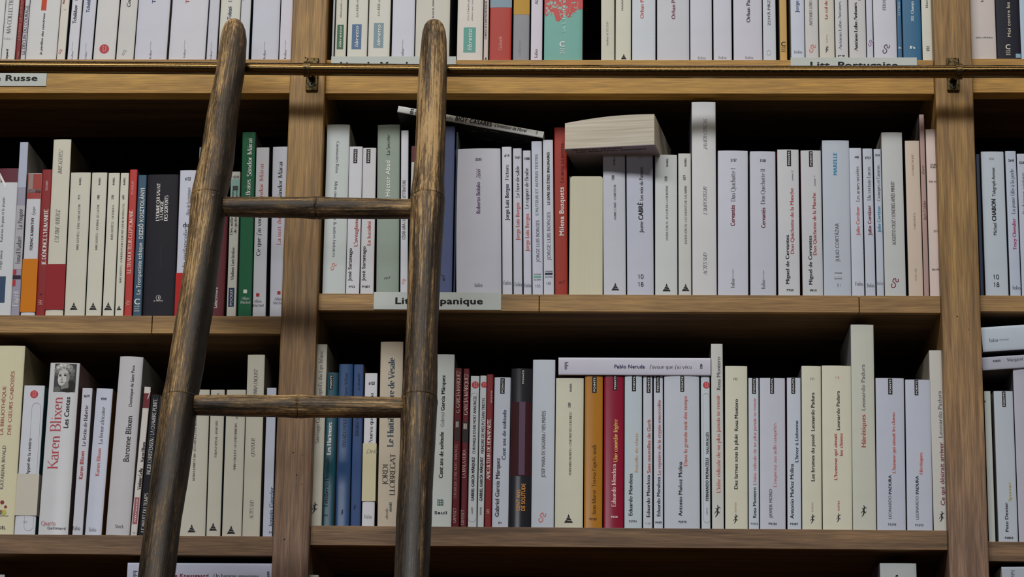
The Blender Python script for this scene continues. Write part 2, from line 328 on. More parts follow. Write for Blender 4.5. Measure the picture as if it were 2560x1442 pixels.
def serif_glyphs(s, sty, feet=True):
    thick, thin, slant, wk = sty
    V_, F_ = [], []; x = 0.0; lay = [0]
    def stroke(P, ox, serif):
        # pen: strokes going up or down are thick, level ones thin
        n = len(P); out = []; lay[0] = (lay[0]+1) % 4
        for i, (px_, py_) in enumerate(P):
            a = P[max(0, i-1)]; b = P[min(n-1, i+1)]
            dx, dy = b[0]-a[0], b[1]-a[1]; l = math.hypot(dx, dy) or 1; dx /= l; dy /= l
            w_ = (thin + (thick-thin)*abs(dy)**1.3)/2
            if len(P) == 2 and dx*dy > 0.02 and abs(dx) > 0.2: w_ = min(thick, thin*1.25)/2
            out.append((px_ - dy*w_, py_ + dx*w_)); out.append((px_ + dy*w_, py_ - dx*w_))
        k = len(V_)
        for (u, v) in out: V_.append(((u*wk+ox) + slant*v, v, lay[0]))
        for i in range(1, n): F_.append((k+2*i-2, k+2*i-1, k+2*i+1, k+2*i))
        if serif and feet:
            for (e, o_) in ((P[0], P[1]), (P[-1], P[-2])):
                if abs(e[1]-o_[1]) < 0.3: continue
                if not (abs(e[1]) < 0.03 or e[1] < -0.25 or e[1] > XH-0.03): continue
                y = e[1]; up = 1 if o_[1] > y else -1; hw = thick*0.5+0.055
                if y > XH-0.03 and y < 0.7 or y > 1.01: q = [(-hw, 0), (thick*0.3, 0), (thick*0.3, up*0.05), (-hw, up*0.03)]
                else: q = [(-hw, 0), (hw, 0), (hw, up*thin*0.9), (-hw, up*thin*0.9)]
                k2 = len(V_)
                for (u, v) in q: V_.append((((e[0]+u)*wk+ox) + slant*(y+v), y+v, lay[0]+0.5))
                F_.append((k2, k2+1, k2+2, k2+3))
    for ch in s:
        if ch == ' ': x += 0.3*wk; continue
        if ch == '•':
            V_.extend([(x+0.1+0.09*math.cos(q_*0.7854), 0.4+0.12*math.sin(q_*0.7854), 0) for q_ in range(8)]); F_.append(tuple(range(len(V_)-8, len(V_)))); x += 0.32; continue
        base, acc = _ACC.get(ch, (ch, None))
        if base not in S_: x += 0.3; continue
        wd_, st = S_[base]
        for j, P in enumerate(st):
            if acc and base == 'i' and j == 1: continue
            stroke(P, x, len(P) == 2 or (base in 'hnmu' and P[-1][1] == 0) or (base in 'JUfrt' and j == 0 and abs(P[0][1]-P[1][1]) > 0.3))
        if acc:
            m = wd_/2; y = 0.8 if base.islower() else 1.12
            A = {'a': [(m-0.04, y), (m+0.1, y+0.16)], 'g': [(m-0.1, y+0.16), (m+0.04, y)], 'c': [(m-0.13, y), (m, y+0.14), (m+0.13, y)], 't': [(m-0.13, y), (m-0.04, y+0.07), (m+0.04, y+0.03), (m+0.13, y+0.1)], ',': [(m+0.02, -0.02), (m-0.03, -0.2)]}[acc]
            stroke(A, x, False)
        x += (wd_+0.045)*wk
    return V_, F_
# ------------------------------------------------------------ books
ZN = {'T1': (0, 0, 4), 'T2': (560, 0, 4), 'T3': (1120, 0, 4), 'T4': (1700, 0, 4), 'T5': (2240, 0, 5.547),
      'A': (0, 320, 2.885), 'B': (340, 300, 2.67), 'C': (780, 240, 2.6225), 'D': (1100, 240, 2.6225), 'E': (1400, 230, 2.6225),
      'F': (1700, 230, 2.6225), 'G': (2020, 230, 2.622), 'H': (2300, 120, 2.185), 'I': (0, 840, 2.395), 'J': (300, 840, 2.395),
      'K': (740, 820, 2.621), 'L': (1060, 820, 2.621), 'M': (1380, 820, 2.6225), 'N': (1720, 800, 2.53), 'O': (2060, 800, 2.53),
      'P': (2340, 780, 2.178), '0': (0, 0, 1)}
YS = 0.006
def ovals(fc, cx, cy, rx, ry, n=10):
    X, Z = fc.loc(cx, cy); qx, qz = fc.L(rx), fc.L(ry); pts, fs = [], []
    for i in range(n+1):
        a = math.pi*i/n; x = X-qx*math.cos(a); z = qz*math.sin(a); pts += [(x, Z-z), (x, Z+z)]
        if i: fs.append((2*i-2, 2*i, 2*i+1, 2*i-1))
    return pts, fs
class Face:
    """the printed spine of one book: turns measured positions into millimetre-true places on that spine"""
    def __init__(s, root, inv, zone, w, bulge, scale, Y): s.root, s.inv, s.z, s.w, s.b, s.sc, s.Y = root, inv, ZN[zone], w, bulge, scale, Y
    def px(s, x, y): return s.z[0] + x/s.z[2], s.z[1] + y/s.z[2]
    def loc(s, x, y):
        p = s.inv @ at(*s.px(x, y), s.Y); return p.x, p.z
    def L(s, d): return d/s.z[2]/s.sc
    def y(s, x): return -s.b*(1-min(1.0, (2*x/s.w)**2)) if s.w else 0.0
    def put(s, name, pts, faces, m, off=0.0003, parent=None, label=None):
        # keep print on the spine
        me = mesh(name, [(p[0], s.y(p[0])-off-(p[2] if len(p) > 2 else 0), p[1]) for p in pts], faces)
        o = obj(name, me, parent or s.root, m, label=label)
        return o
def text(fc, s, x0, z0, dx, dz, length, cap, st, col, name, parent=None, off=0.0004):
    vs, fs, wd_ = glyphs(s, st)
    if not vs: return
    k = length/wd_ if length else cap
    if name == 'x': name = 'lettering'
    pts = [(x0 + u*k*dx - v*cap*dz, z0 + u*k*dz + v*cap*dx) for u, v, q in vs]
    pts = [(p[0], p[1], v[2]) for p, v in zip(pts, vs)]
    return fc.put(name, pts, fs, ink(col), off, parent)
# item constructors: positions in the measuring window of the book's zone
KN = {'t': 'title', 'a': 'author_name', 'p': 'publisher_name', 'n': 'series_number', 's': 'series_name', 'u': 'subtitle'}
def V(k, s, x, y0, y1, cap, col='k', st='r'): return ('V', KN[k], s, x, y0, y1, cap, col, st)
def Hz(k, s, x0, x1, yb, cap, col='k', st='r'): return ('H', KN[k], s, x0, x1, yb, cap, col, st)
def BD(y0, y1, col, name='colour_band', x0=None, x1=None): return ('B', name, y0, y1, col, x0, x1)
def RC(x0, x1, y0, y1, col, name='printed_block', s=None, tcol='w', st='j'): return ('R', name, x0, x1, y0, y1, col, s, tcol, st)
def TRI(x, y, sz): return ('T', x, y, sz)
def PT(x0, x1, y0, y1, col='k'): return ('R', 'series_tag', x0, x1, y0, y1, (22, 22, 28), 'POINTS', 'w', 'b')
def CI(x, y, r): return ('C', x, y, r)
def SQ(x, y, sz, col='k'): return ('Q', x, y, sz, col)
def LZ(x, y, sz, col='k'): return ('Z', x, y, sz, col)
def OV(x0, x1, y0, y1, col='l'): return ('O', x0, x1, y0, y1, col)
def CL(x, y, sz, col='k'): return ('K', x, y, sz, col)
def FC(x, y0, y1, cap=18): return ('V', 'publisher_name', 'folio', x, y0, (y0*0.52+y1*0.48), cap, 'g', 'S'), ('V', 'series_name', 'classique', x, (y0*0.5+y1*0.5), y1, cap*0.45, 'l', 'S')
def WRAP(y0, y1, col, over=4, note=None): return ('W', y0, y1, col, over, note)
def poly_ribbon(pts, wd):
    vs, fs = [], []
    n = len(pts)
    for i, (x, z) in enumerate(pts):
        a = pts[max(0, i-1)]; b = pts[min(n-1, i+1)]
        dx, dz = b[0]-a[0], b[1]-a[1]; l = math.hypot(dx, dz) or 1
        w_ = wd[i] if isinstance(wd, (list, tuple)) else wd
        vs += [(x - dz/l*w_, z + dx/l*w_), (x + dz/l*w_, z - dx/l*w_)]
        if i: fs.append((2*i-2, 2*i-1, 2*i+1, 2*i))
    return vs, fs
def item(fc, it, w, h, b_mats):
    k = it[0]
    if k == 'V':
        _, name, s, x, y0, y1, cap, col, st = it
        a = fc.loc(x, y0); b = fc.loc(x, y1); up = 1 if b[1] > a[1] else -1
        xm = (a[0]+b[0])/2; c = fc.L(cap)
        text(fc, s, xm + up*c/2, a[1], 0, up, abs(b[1]-a[1]), c, st, col, name)
    elif k == 'H':
        _, name, s, x0, x1, yb, cap, col, st = it
        a = fc.loc(x0, yb); b = fc.loc(x1, yb)
        text(fc, s, a[0], a[1], 1, 0, b[0]-a[0], fc.L(cap), st, col, name)
    elif k == 'B':
        _, name, y0, y1, col, x0, x1 = it
        z1 = min(h, fc.loc(0, y0)[1]) if y0 is not None else h
        z0 = max(0, fc.loc(0, y1)[1]) if y1 is not None else 0
        xa = -w/2+0.0002 if x0 is None else fc.loc(x0, (y0 or y1))[0]; xb = w/2-0.0002 if x1 is None else fc.loc(x1, (y0 or y1))[0]
        n = 8; pts = []; fs = []
        for i in range(n+1):
            x = xa+(xb-xa)*i/n; pts += [(x, z0), (x, z1)]
            if i: fs.append((2*i-2, 2*i, 2*i+1, 2*i-1))
        fc.put(name, pts, fs, paper(col, 0.42), 0.00015)
    elif k == 'R':
        _, name, x0, x1, y0, y1, col, s, tcol, st = it
        xm = (x0+x1)/2; ym = (y0+y1)/2
        cx, cz = fc.loc(xm, ym); hw = fc.L(x1-x0)/2; hh = (fc.loc(xm, y0)[1]-fc.loc(xm, y1)[1])/2
        n = 4; pts = []; fs = []
        for i in range(n+1):
            x = cx-hw+2*hw*i/n; pts += [(x, cz-hh), (x, min(cz+hh, h-0.0001))]
            if i: fs.append((2*i-2, 2*i, 2*i+1, 2*i-1))
        o = fc.put(name, pts, fs, ink(tuple(col)), 0.0002)
        if s:
            cap = hw*2*(0.36 if s == 'libretto' else 0.44)
            text(fc, s, cx+cap/2, cz-hh*0.86, 0, 1, hh*1.72, cap, st, tcol, 'lettering', parent=o)
    elif k == 'T':
        _, x, y, sz = it
        cx, cz = fc.loc(x, y); s = fc.L(sz)/2
        def at_(u, v): return (cx+u*s, cz+v*s)
        polys = [[(-1, -1), (1.0, -0.6), (1.05, -1.0), (0.72, -1.0)], ]
        pts, fs = [], []
        for a, b in (((-0.95, -1.0, -0.62, -0.42), (1.0, -1.0, 0.78, -0.62)), ((-0.56, -0.3, -0.3, 0.16), (0.72, -0.5, 0.46, -0.06)), ((-0.24, 0.26, 0.0, 1.0), (0.38, 0.06, 0.0, 1.0))):
            i = len(pts); pts += [at_(a[0], a[1]), at_(b[0], b[1]), at_(b[2], b[3]), at_(a[2], a[3])]; fs.append((i, i+1, i+2, i+3))
        i = len(pts); pts += [at_(-0.25, -1.0), at_(0.2, -1.0), at_(0.2, -1.02), at_(-0.25, -1.02)]
        fc.put('publisher_mark', pts, fs, ink('k'), 0.0003)
    elif k == 'C':
        _, x, y, r = it
        cx, cz = fc.loc(x, y); r = fc.L(r); n = 24
        pts = [(cx+math.cos(6.2832*i/n)*r, cz+math.sin(6.2832*i/n)*r) for i in range(n)]
        o = fc.put('publisher_mark', pts, [tuple(range(n))], ink((165, 55, 65)), 0.0002)
        for j, s in enumerate(('Livre', 'Poche')):
            text(fc, s, cx - (0.05 - 0.55*j)*r, cz-r*0.62, 0, 1, r*1.3, r*0.42, 'j', (205, 170, 165), 'lettering', parent=o)
    elif k == 'Q':
        _, x, y, sz, col = it
        cx, cz = fc.loc(x, y); s = fc.L(sz)/2
        P = [(-0.7, -0.15), (-0.95, -0.5), (-0.7, -0.95), (-0.2, -0.9), (0.15, -0.45), (-0.1, 0.0), (-0.55, 0.35), (-0.3, 0.85), (0.2, 0.9), (0.25, 0.4), (0.7, 0.25), (0.9, 0.6), (0.75, 0.95)]
        Q = []
        for i in range(len(P)-1):
            p0 = P[max(0, i-1)]; p1 = P[i]; p2 = P[i+1]; p3 = P[min(len(P)-1, i+2)]
            for t in (0, .25, .5, .75):
                Q.append(tuple(0.5*((2*p1[c]) + (-p0[c]+p2[c])*t + (2*p0[c]-5*p1[c]+4*p2[c]-p3[c])*t*t + (-p0[c]+3*p1[c]-3*p2[c]+p3[c])*t**3) for c in (0, 1)))
        vs, fs = poly_ribbon([(cx+u*s*0.8, cz+v*s) for u, v in Q], s*0.09)
        fc.put('publisher_mark', vs, fs, ink(col), 0.0003)
    elif k == 'Z':
        _, x, y, sz, col = it
        cx, cz = fc.loc(x, y); s = fc.L(sz)/2; pts, fs = [], []
        def rib(P, wd):
            vs, f2 = poly_ribbon([(cx+u*s*0.42, cz+v*s) for u, v in P], [q*s for q in wd])
            o_ = len(pts); pts.extend(vs); fs.extend(tuple(i+o_ for i in f) for f in f2)
        rib([(-0.9, -1.0), (-0.5, -0.85), (-0.1, -0.55), (0.1, -0.2), (-0.1, 0.15), (0.2, 0.5), (0.0, 0.9)], [.03, .06, .1, .14, .14, .1, .06])
        rib([(-1.1, -0.45), (-0.6, -0.1), (0.0, -0.2), (0.7, -0.35), (0.9, -0.1)], [.04, .05, .07, .05, .04])
        rib([(-0.8, 0.4), (-0.3, 0.25), (0.2, 0.35), (0.8, 0.6), (1.1, 0.35)], [.04, .05, .07, .05, .04])
        fc.put('publisher_mark', pts, fs, ink(col), 0.0003)
    elif k == 'O':
        _, x0, x1, y0, y1, col = it
        xm = (x0+x1)/2; c0 = fc.loc(xm, y0); c1 = fc.loc(xm, y1); hw = fc.L(x1-x0)/2; cx = (c0[0]+c1[0])/2
        P = [(cx+math.cos(a)*hw, c0[1]-hw+math.sin(a)*hw) for a in [i*math.pi/10 for i in range(11)]]
        P += [(cx+math.cos(a)*hw, c1[1]+hw+math.sin(a)*hw) for a in [math.pi+i*math.pi/10 for i in range(11)]]
        vs, fs = poly_ribbon(P+[P[0]], 0.00018)
        fc.put('oval_outline', vs, fs, ink(col), 0.00025)
    elif k == 'K':
        _, x, y, sz, col = it
        cx, cz = fc.loc(x, y); s = fc.L(sz)
        m = text(fc, 'C', cx-s*0.36, cz, 1, 0, s*0.72, s*0.8, 'b', col, 'publisher_mark')
        for j, q in enumerate(('amb', 'our', 'akis')):
            text(fc, q, cx-s*0.34, cz-s*(0.34+0.3*j), 1, 0, s*0.7, s*0.2, 'r', col, 'publisher_name')
    elif k == 'W':
        _, y0, y1, col, over, note = it
        z1 = fc.loc(0, y0)[1]; z0 = fc.loc(0, y1)[1]; e = 0.0006; ov = fc.L(over)
        v = []
        for z in (z0, z1):
            v += [(-w/2-e, 0.07, z), (-w/2-e, -e-fc.b, z), (w/2+e, -e-fc.b, z), (w/2+e, 0.07, z)]
        me = mesh('paper_band', v, [(0, 1, 5, 4), (1, 2, 6, 5), (2, 3, 7, 6)])
        pb = obj('paper_band', me, fc.root, paper(col, 0.7))
        if note:
            vs, fs, wd_ = glyphs(note[0], 'SI'); a = fc.loc(note[1], note[3]); k_ = fc.L(note[2]-note[1])/wd_; c = fc.L(note[4])
            obj('handwriting', mesh('handwriting', [(a[0]+p[0]*k_, -e-fc.b-0.0002-p[2], a[1]+p[1]*c) for p in vs], fs), pb, ink('g'))
    elif k == 'F':      # one loose print drawn by a function
        it[1](fc, w, h)
def cover_mesh(w, h, d, bulge, t=0.0006):
    r = min(0.0009, w*0.15); out = []
    hw = w/2
    out.append((-hw, d)); out.append((-hw, r))
    for a in (30, 60): out.append((-hw+r-r*math.cos(math.radians(a)), r-r*math.sin(math.radians(a))))
    n = 10
    for i in range(n+1):
        x = (-hw+r) + (w-2*r)*i/n; out.append((x, -bulge*(1-(2*x/w)**2)))
    for a in (60, 30): out.append((hw-r+r*math.cos(math.radians(a)), r-r*math.sin(math.radians(a))))
    out.append((hw, r)); out.append((hw, d))
    m = len(out)
    inner = [(hw-t, d), (hw-t, t+0.0008), (-hw+t, t+0.0008), (-hw+t, d)]
    prof = out + inner; n = len(prof)
    mi = []
    for i in range(n):
        if i == 0: mi.append(1)
        elif i == m-2: mi.append(2)
        elif i < m-1: mi.append(0)
        else: mi.append(3)
    v, f, mm = extrude_profile('cover', prof, 0, h, mi)
    N_ = n
    # caps as strips between the outer and the inner outline
    k0 = len(v); v = v + list(v)      # the ends keep their own corners so the spine shades flat
    for base, flip in ((k0, False), (k0+N_, True)):
        A = [base+i for i in range(m)]; q = [base+m+i for i in range(4)]
        quads = [(A[0], A[1], q[2], q[3]), (A[m-2], A[m-1], q[0], q[1])]
        quads.append(tuple(A[1:m-1]) + (q[1], q[2]))
        for fa in quads:
            f.append(fa if flip else tuple(reversed(fa))); mm.append(3)
    me = mesh('cover', v, [tuple(reversed(x)) for x in f], mm)
    for p in me.polygons:
        if p.material_index == 0: p.use_smooth = True
    return me
NB = [0]
# small leans, in radians, of the books that do not stand quite upright
LEAN = {('D', 106): -.022, ('D', 409): -.019, ('D', 482): -.018, ('D', 548): -.018, ('D', 606): -.019, ('D', 680): -.017, ('D', 753): -.014, ('C', 420): -.018, ('C', 66): -.003, ('C', 221): -.005, ('C', 315): -.009, ('C', 578): -.019,
        ('E', 286): -.010, ('E', 440): -.008, ('F', 248): .006, ('F', 461): .006, ('F', 644): .005, ('G', 104): .004, ('L', 286): .003, ('L', 349): .003, ('L', 444): .003,
        ('B', 603): -.010, ('B', 679): -.016, ('B', 777): -.016, ('B', 891): -.018, ('A', -62): -.011, ('A', 78): -.011, ('A', 148): -.011, ('A', 252): -.011, ('A', 325): -.012, ('A', 463): -.012, ('A', 617): -.011, ('A', 738): -.011, ('A', 828): -.012,
        ('A', 894): -.012, ('A', 957): -.012, ('B', 44): -.015, ('B', 260): -.012, ('I', 84): .006, ('J', 516): -.011, ('J', 610): -.009, ('J', 731): -.009, ('J', 853): -.008, ('J', 352): -.012,
        ('K', 256): -.006, ('K', 356): -.007, ('K', 430): -.006, ('K', 532): -.008, ('N', 235): .006, ('N', 384): .007, ('N', 455): .008, ('N', 629): .009, ('N', 722): .010, ('O', -8): .010, ('O', 183): .008, ('O', 336): .011, ('O', 526): .011}
ROWS = {}
def BK(row, zone, x0, x1, ytop, col, label, items=(), lean=0.0, d=0.108, side=(None, None), gloss=0.42, bulge=None, h=None, xs=True, coat=0.0, back=0.0):
    R = ROWS[row]; z = ZN[zone]; lean = LEAN.get((zone, x0), lean)
    NB[0] += 1
    rnd = random.Random(NB[0]*13+5)
    Y = YS + rnd.uniform(0, 0.0025) + back
    X0 = z[0]+x0/z[2]; X1 = z[0]+x1/z[2]
    p0 = at(X0, R['yb'], Y); p1 = at(X1, R['yb'], Y)
    w = (p1.x-p0.x) - 0.0002
    zb = R['z']
    if h is None:
        pt = at((X0+X1)/2, z[1]+ytop/z[2], Y); h = (pt.z-zb)/math.cos(lean)
    # measured x is read at the visible foot; carry a lean back down to the shelf
    cx = (p0.x+p1.x)/2 - math.tan(lean)*((p0.z+p1.z)/2-zb)
    loc = Vector((cx, Y, zb + abs(math.sin(lean))*w/2))
    root = empty('paperback_book', loc, label, 'book', R['group'], (0, lean, 0))
    M = Matrix.Translation(loc) @ Matrix.Rotation(lean, 4, 'Y')
    if bulge is None: bulge = min(0.0012, w*0.03)
    jit = rnd.uniform(-3, 3); c = tuple(max(0, min(255, v+jit)) for v in col)
    sl = side[0] or (rnd.choice([(60, 60, 66), (88, 70, 60), (40, 44, 58), (120, 115, 108)]))
    sr = side[1] or (rnd.choice([(60, 60, 66), (34, 40, 60), (70, 48, 44), (130, 126, 118)]))
    mats = [paper(c, gloss, 'book_cover', coat=coat), paper(sl, 0.5, 'book_cover'), paper(sr, 0.5, 'book_cover'), paper(c, 0.6, 'book_cover')]
    obj('cover', cover_mesh(w, h, d, bulge), root, mats)
    obj('page_block', box_me('page_block', -w/2+0.0008, w/2-0.0008, 0.0018, d-0.0008, 0.0003, h-0.0003), root, pages_mat())
    sc = (X1-X0)/(p1.x-p0.x)
    fc = Face(root, M.inverted(), zone, w, bulge, sc, Y-bulge*0.5)
    flat = []
    for it in items: flat += list(it) if isinstance(it[0], tuple) else [it]
    for it in flat: item(fc, it, w, h, mats)
    return root
# ------------------------------------------------------------ shelf levels (read once, then everything stands on them)
def lvl(px, py): return at(px, py, 0.0).z
ROWS.update({
 'tl': dict(z=lvl(350, 148), yb=146, group='books on the shelf above the brass rail, under the russian card'),
 'tc': dict(z=lvl(1570, 149.5), yb=147, group='books on the shelf above the brass rail, between the two brackets'),
 'tr': dict(z=lvl(2490, 146), yb=144, group='books on the shelf above the brass rail, past the second bracket'),
 'ml': dict(z=lvl(350, 788.5), yb=786, group='books on the middle shelf behind the dark bamboo stile'),
 'mc': dict(z=lvl(1570, 736), yb=732, group='books on the middle shelf between the two uprights'),
 'mr': dict(z=lvl(2500, 738), yb=735, group='books on the middle shelf past the second upright'),
 'll': dict(z=lvl(350, 1337.5), yb=1334, group='books on the lower shelf behind the dark bamboo stile'),
 'lc': dict(z=lvl(1570, 1319), yb=1314, group='books on the lower shelf between the two uprights'),
 'lr': dict(z=lvl(2510, 1353), yb=1350, group='books on the lower shelf past the second upright'),
})
# ------------------------------------------------------------ floor, wall, bookcase
def Zp(px, py, Y=0.0): return at(px, py, Y).z
UP_Y = -0.010
xu = [(at(705, 721, UP_Y).x, at(794, 721, UP_Y).x), (at(2353, 721, UP_Y).x, at(2449.5, 721, UP_Y).x)]
bay = xu[1][0]-xu[0][0]
XU = [(xu[0][0]-bay, xu[0][1]-bay), xu[0], xu[1], (xu[1][0]+bay, xu[1][1]+bay)]
TOPZ = 3.05
fl = obj('floor', box_me('floor', -4, 4, -7.5, 1, -0.1, 0), None, wood('floor_boards', (120, 92, 66), (80, 60, 42), 0, 3, 12, knots=False), kind='structure')
pl, nt_, b_ = nm('grey_plaster'); b_.inputs['Base Color'].default_value = (0.22, 0.21, 0.2, 1); b_.inputs['Roughness'].default_value = 0.9
obj('wall_back', box_me('wall_back', -4, 4, 0.31, 0.41, 0, 5.6), None, pl, kind='structure')
case = empty('bookcase', (0, 0, 0), 'tall brown wooden bookcase of open shelves between flat uprights', 'bookcase')
M_UP = [wood('upright_oak', (148, 115, 64), (106, 77, 40), 2, 4.0+i*2.7, 110, (0.34, 0.66), knots=False, low_tone=((140, 112, 92), (88, 66, 52), 2.1, 2.45)) for i in range(4)]
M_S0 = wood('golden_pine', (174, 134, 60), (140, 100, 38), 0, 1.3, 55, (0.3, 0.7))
M_S1 = wood('dimmed_pine', (160, 126, 76), (112, 82, 46), 0, 5.1, 55, (0.3, 0.7))  # duller tint, the downward falloff of light put into the colour
M_S2 = wood('dimmed_oak', (124, 96, 68), (74, 54, 38), 0, 9.4, 75, (0.32, 0.66), knots=False)  # lower shelves browner still, with the weaker light painted into the wood
mb, nt_, bb = nm('near_black_board'); bb.inputs['Base Color'].default_value = (0.004, 0.004, 0.004, 1); bb.inputs['Roughness'].default_value = 0.8  # back board in one even near-black colour
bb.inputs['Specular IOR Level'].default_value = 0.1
M_IN = wood('dark_inner_wood', (104, 76, 44), (70, 50, 28), 0, 2.0, 40, knots=False, rough=0.8)
for i, (a, b) in enumerate(XU):
    obj('upright', box_me('upright', a, b, UP_Y, 0.30, 0, TOPZ, 0.0015), case, M_UP[i])
for ui, px, py, r_ in ((1, 733, 1131, .0009), (1, 756, 1137, .0007), (1, 742, 1187, .0009), (1, 755, 1210, .0006), (1, 711, 1348, .001), (2, 2393, 791, .0009), (2, 2422, 823, .0006), (1, 764, 144, .0012)):
    c_ = at(px, py, UP_Y-0.0001); ups = [o for o in case.children if o.name.startswith('upright')]
    obj('nail_hole', mesh('nail_hole', [(c_.x+math.cos(j*.785)*r_, UP_Y-0.0001, c_.z+math.sin(j*.785)*r_) for j in range(8)], [tuple(range(8))]), ups[ui], ink((26, 20, 15)))
obj('back_panel', box_me('back_panel', XU[0][0], XU[3][1], 0.272, 0.299, 0.05, TOPZ), case, mb)
def shelf(bayi, zt, zb, mat, cuts=(), lip=False):
    x0 = XU[bayi][1]+0.0002; x1 = XU[bayi+1][0]-0.0002
    r = obj('shelf', box_me('shelf', x0, x1, 0.010, 0.27, zt-0.018 if lip else zb+0.001, zt, 0.0006), case, M_IN)
    xs = [x0]+[c for c in cuts]+[x1]
    for a, b in zip(xs[:-1], xs[1:]):
        obj('front_edge', box_me('front_edge', a+(0.0005 if a != x0 else 0), b-(0.0005 if b != x1 else 0), 0.0, 0.0098, zb, zt-0.0002, 0.0005), r, mat)
    if lip:
        obj('lip_board', box_me('lip_board', x0, x1, 0.0099, 0.026, zb, zt-0.018, 0.0004), r, mat)
ROWZ = {}
S0 = [(ROWS['tl']['z'], Zp(350, 232.5)), (ROWS['tc']['z'], Zp(1570, 234)), (ROWS['tr']['z'], Zp(2490, 231.5))]
S1 = [(ROWS['ml']['z'], Zp(350, 833)), (ROWS['mc']['z'], Zp(1570, 779)), (ROWS['mr']['z'], Zp(2500, 778.5))]
S2 = [(ROWS['ll']['z'], Zp(350, 1386.5)), (ROWS['lc']['z'], Zp(1570, 1368.5)), (ROWS['lr']['z'], Zp(2500, 1402.5))]
c1 = [[at(380, 810).x], [at(1348, 758).x, at(2148, 758).x], []]
c2 = [[], [], []]
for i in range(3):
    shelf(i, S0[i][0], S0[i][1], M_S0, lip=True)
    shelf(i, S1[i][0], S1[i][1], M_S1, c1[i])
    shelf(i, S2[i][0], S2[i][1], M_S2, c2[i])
PITCH_Z = S1[1][0]-S2[1][0]
Z3 = S2[1][0]-PITCH_Z
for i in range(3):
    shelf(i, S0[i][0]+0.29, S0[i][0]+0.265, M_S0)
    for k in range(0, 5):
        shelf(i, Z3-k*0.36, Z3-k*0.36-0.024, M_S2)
for r, px in (('bl', 350), ('bc', 1570), ('br', 2500)):
    ROWS[r] = dict(z=Z3, yb=1442, group='books on the lowest visible shelf, cut by the picture edge')
# ------------------------------------------------------------ tubes
def tube(name, pts, rad, n=32, cap=True, grooves=()):
    V_, F_ = [], []
    for i, p in enumerate(pts):
        a = pts[max(0, i-1)]; b = pts[min(len(pts)-1, i+1)]
        t = (b-a).normalized(); ref = Vector((0, 1, 0)) if abs(t.y) < 0.9 else Vector((1, 0, 0))
        u = t.cross(ref).normalized(); w = t.cross(u).normalized()
        for k in range(n):
            an = 6.283185*k/n
            V_.append(p + (u*math.cos(an) + w*math.sin(an))*rad[i])
        if i:
            for k in range(n):
                a0 = (i-1)*n+k; a1 = (i-1)*n+(k+1) % n
                F_.append((a0, a1, a1+n, a0+n))
    if cap:
        F_.append(tuple(range(n-1, -1, -1))); F_.append(tuple(range((len(pts)-1)*n, len(pts)*n)))
    me = mesh(name, V_, F_, smooth=True)
    for p in me.polygons[-2:] if cap else []: p.use_smooth = False
    return me
# ------------------------------------------------------------ the brass rail with its brackets
RY = -0.062
brass = metal('aged_brass', (98, 78, 48), 0.17, 0.1)
bronze = metal('dull_bronze', (100, 84, 56), 0.3, 0.5)
steel = metal('screw_steel', (120, 122, 120), 0.35)
rp = [at(x, y, RY) for x, y in ((-1700, 160), (-700, 163), (0, 167), (400, 169.5), (765, 173), (1200, 177), (1700, 179.5), (2100, 180), (2388, 179), (2560, 178.3), (3400, 176), (4300, 174))]
rr = 0.5*33.5*(RY-CAM.y)/F
RR = rr
ra = empty('brass_rail', rp[4], 'long brass ladder rail running across the shelves on bronze brackets', 'rail')
def child(o, par):
    o.matrix_parent_inverse = Matrix.Translation(-par.location)
    return o
child(obj('rail_tube', tube('rail_tube', rp, [rr]*len(rp), 40), ra, brass), ra)
for bx, rx in ((781, 765), (2382, 2391)):
    pc = at(bx, 190, UP_Y); zc = at(rx, 173 if bx < 1000 else 179, RY).z; X = pc.x
    zt = at(bx, 146, UP_Y).z; zb2 = at(bx, 229, UP_Y).z
    br = child(obj('rail_bracket', box_me('rail_bracket', X-0.0078, X+0.0078, UP_Y-0.0032, UP_Y-0.0002, zb2, zt, 0.0012), ra, bronze), ra)
    hw = 0.0042; V_, F_ = [], []
    nn = 40
    for i in range(nn):
        a = 6.28318*i/nn; c, s = math.cos(a), math.sin(a)
        for q, r_ in ((-hw, RR+0.0002), (hw, RR+0.0002), (hw, RR+0.0018), (-hw, RR+0.0018)): V_.append((X+q, RY+c*r_, zc+s*r_))
        j = (i+1) % nn
        for m_ in range(4): F_.append((4*i+m_, 4*i+(m_+1) % 4, 4*j+(m_+1) % 4, 4*j+m_))
    (obj('clip_ring', mesh('clip_ring', V_, F_), br, bronze))
    (obj('bracket_arm', box_me('bracket_arm', X-hw, X+hw, RY+0.004, UP_Y-0.002, zc+0.0035, zc+0.0125, 0.001), br, bronze))
    zs = at(779, 213, UP_Y).z
    zs = min(zs, zc-0.0015)
    bm = bmesh.new(); bmesh.ops.create_cone(bm, cap_ends=True, segments=24, radius1=0.0037, radius2=0.003, depth=0.0014)
    for vv in bm.verts: vv.co = Vector((X+vv.co.x, UP_Y-0.0038-vv.co.z, zs+vv.co.y))
    me = bpy.data.meshes.new('screw'); bm.to_mesh(me); bm.free()
    sc_ = obj('screw', me, br, steel)
    cv, cf = [], []
    for a in (0.4, 1.97):
        c, s = math.cos(a), math.sin(a); k = len(cv)
        for u, q in ((-1, -.28), (1, -.28), (1, .28), (-1, .28)): cv.append((X+(u*c-q*s)*0.0019, UP_Y-0.00465, zs+(u*s+q*c)*0.0019))
        cf.append((k, k+1, k+2, k+3))
    obj('screw_slot', mesh('screw_slot', cv, cf), br, ink((20, 20, 22)))
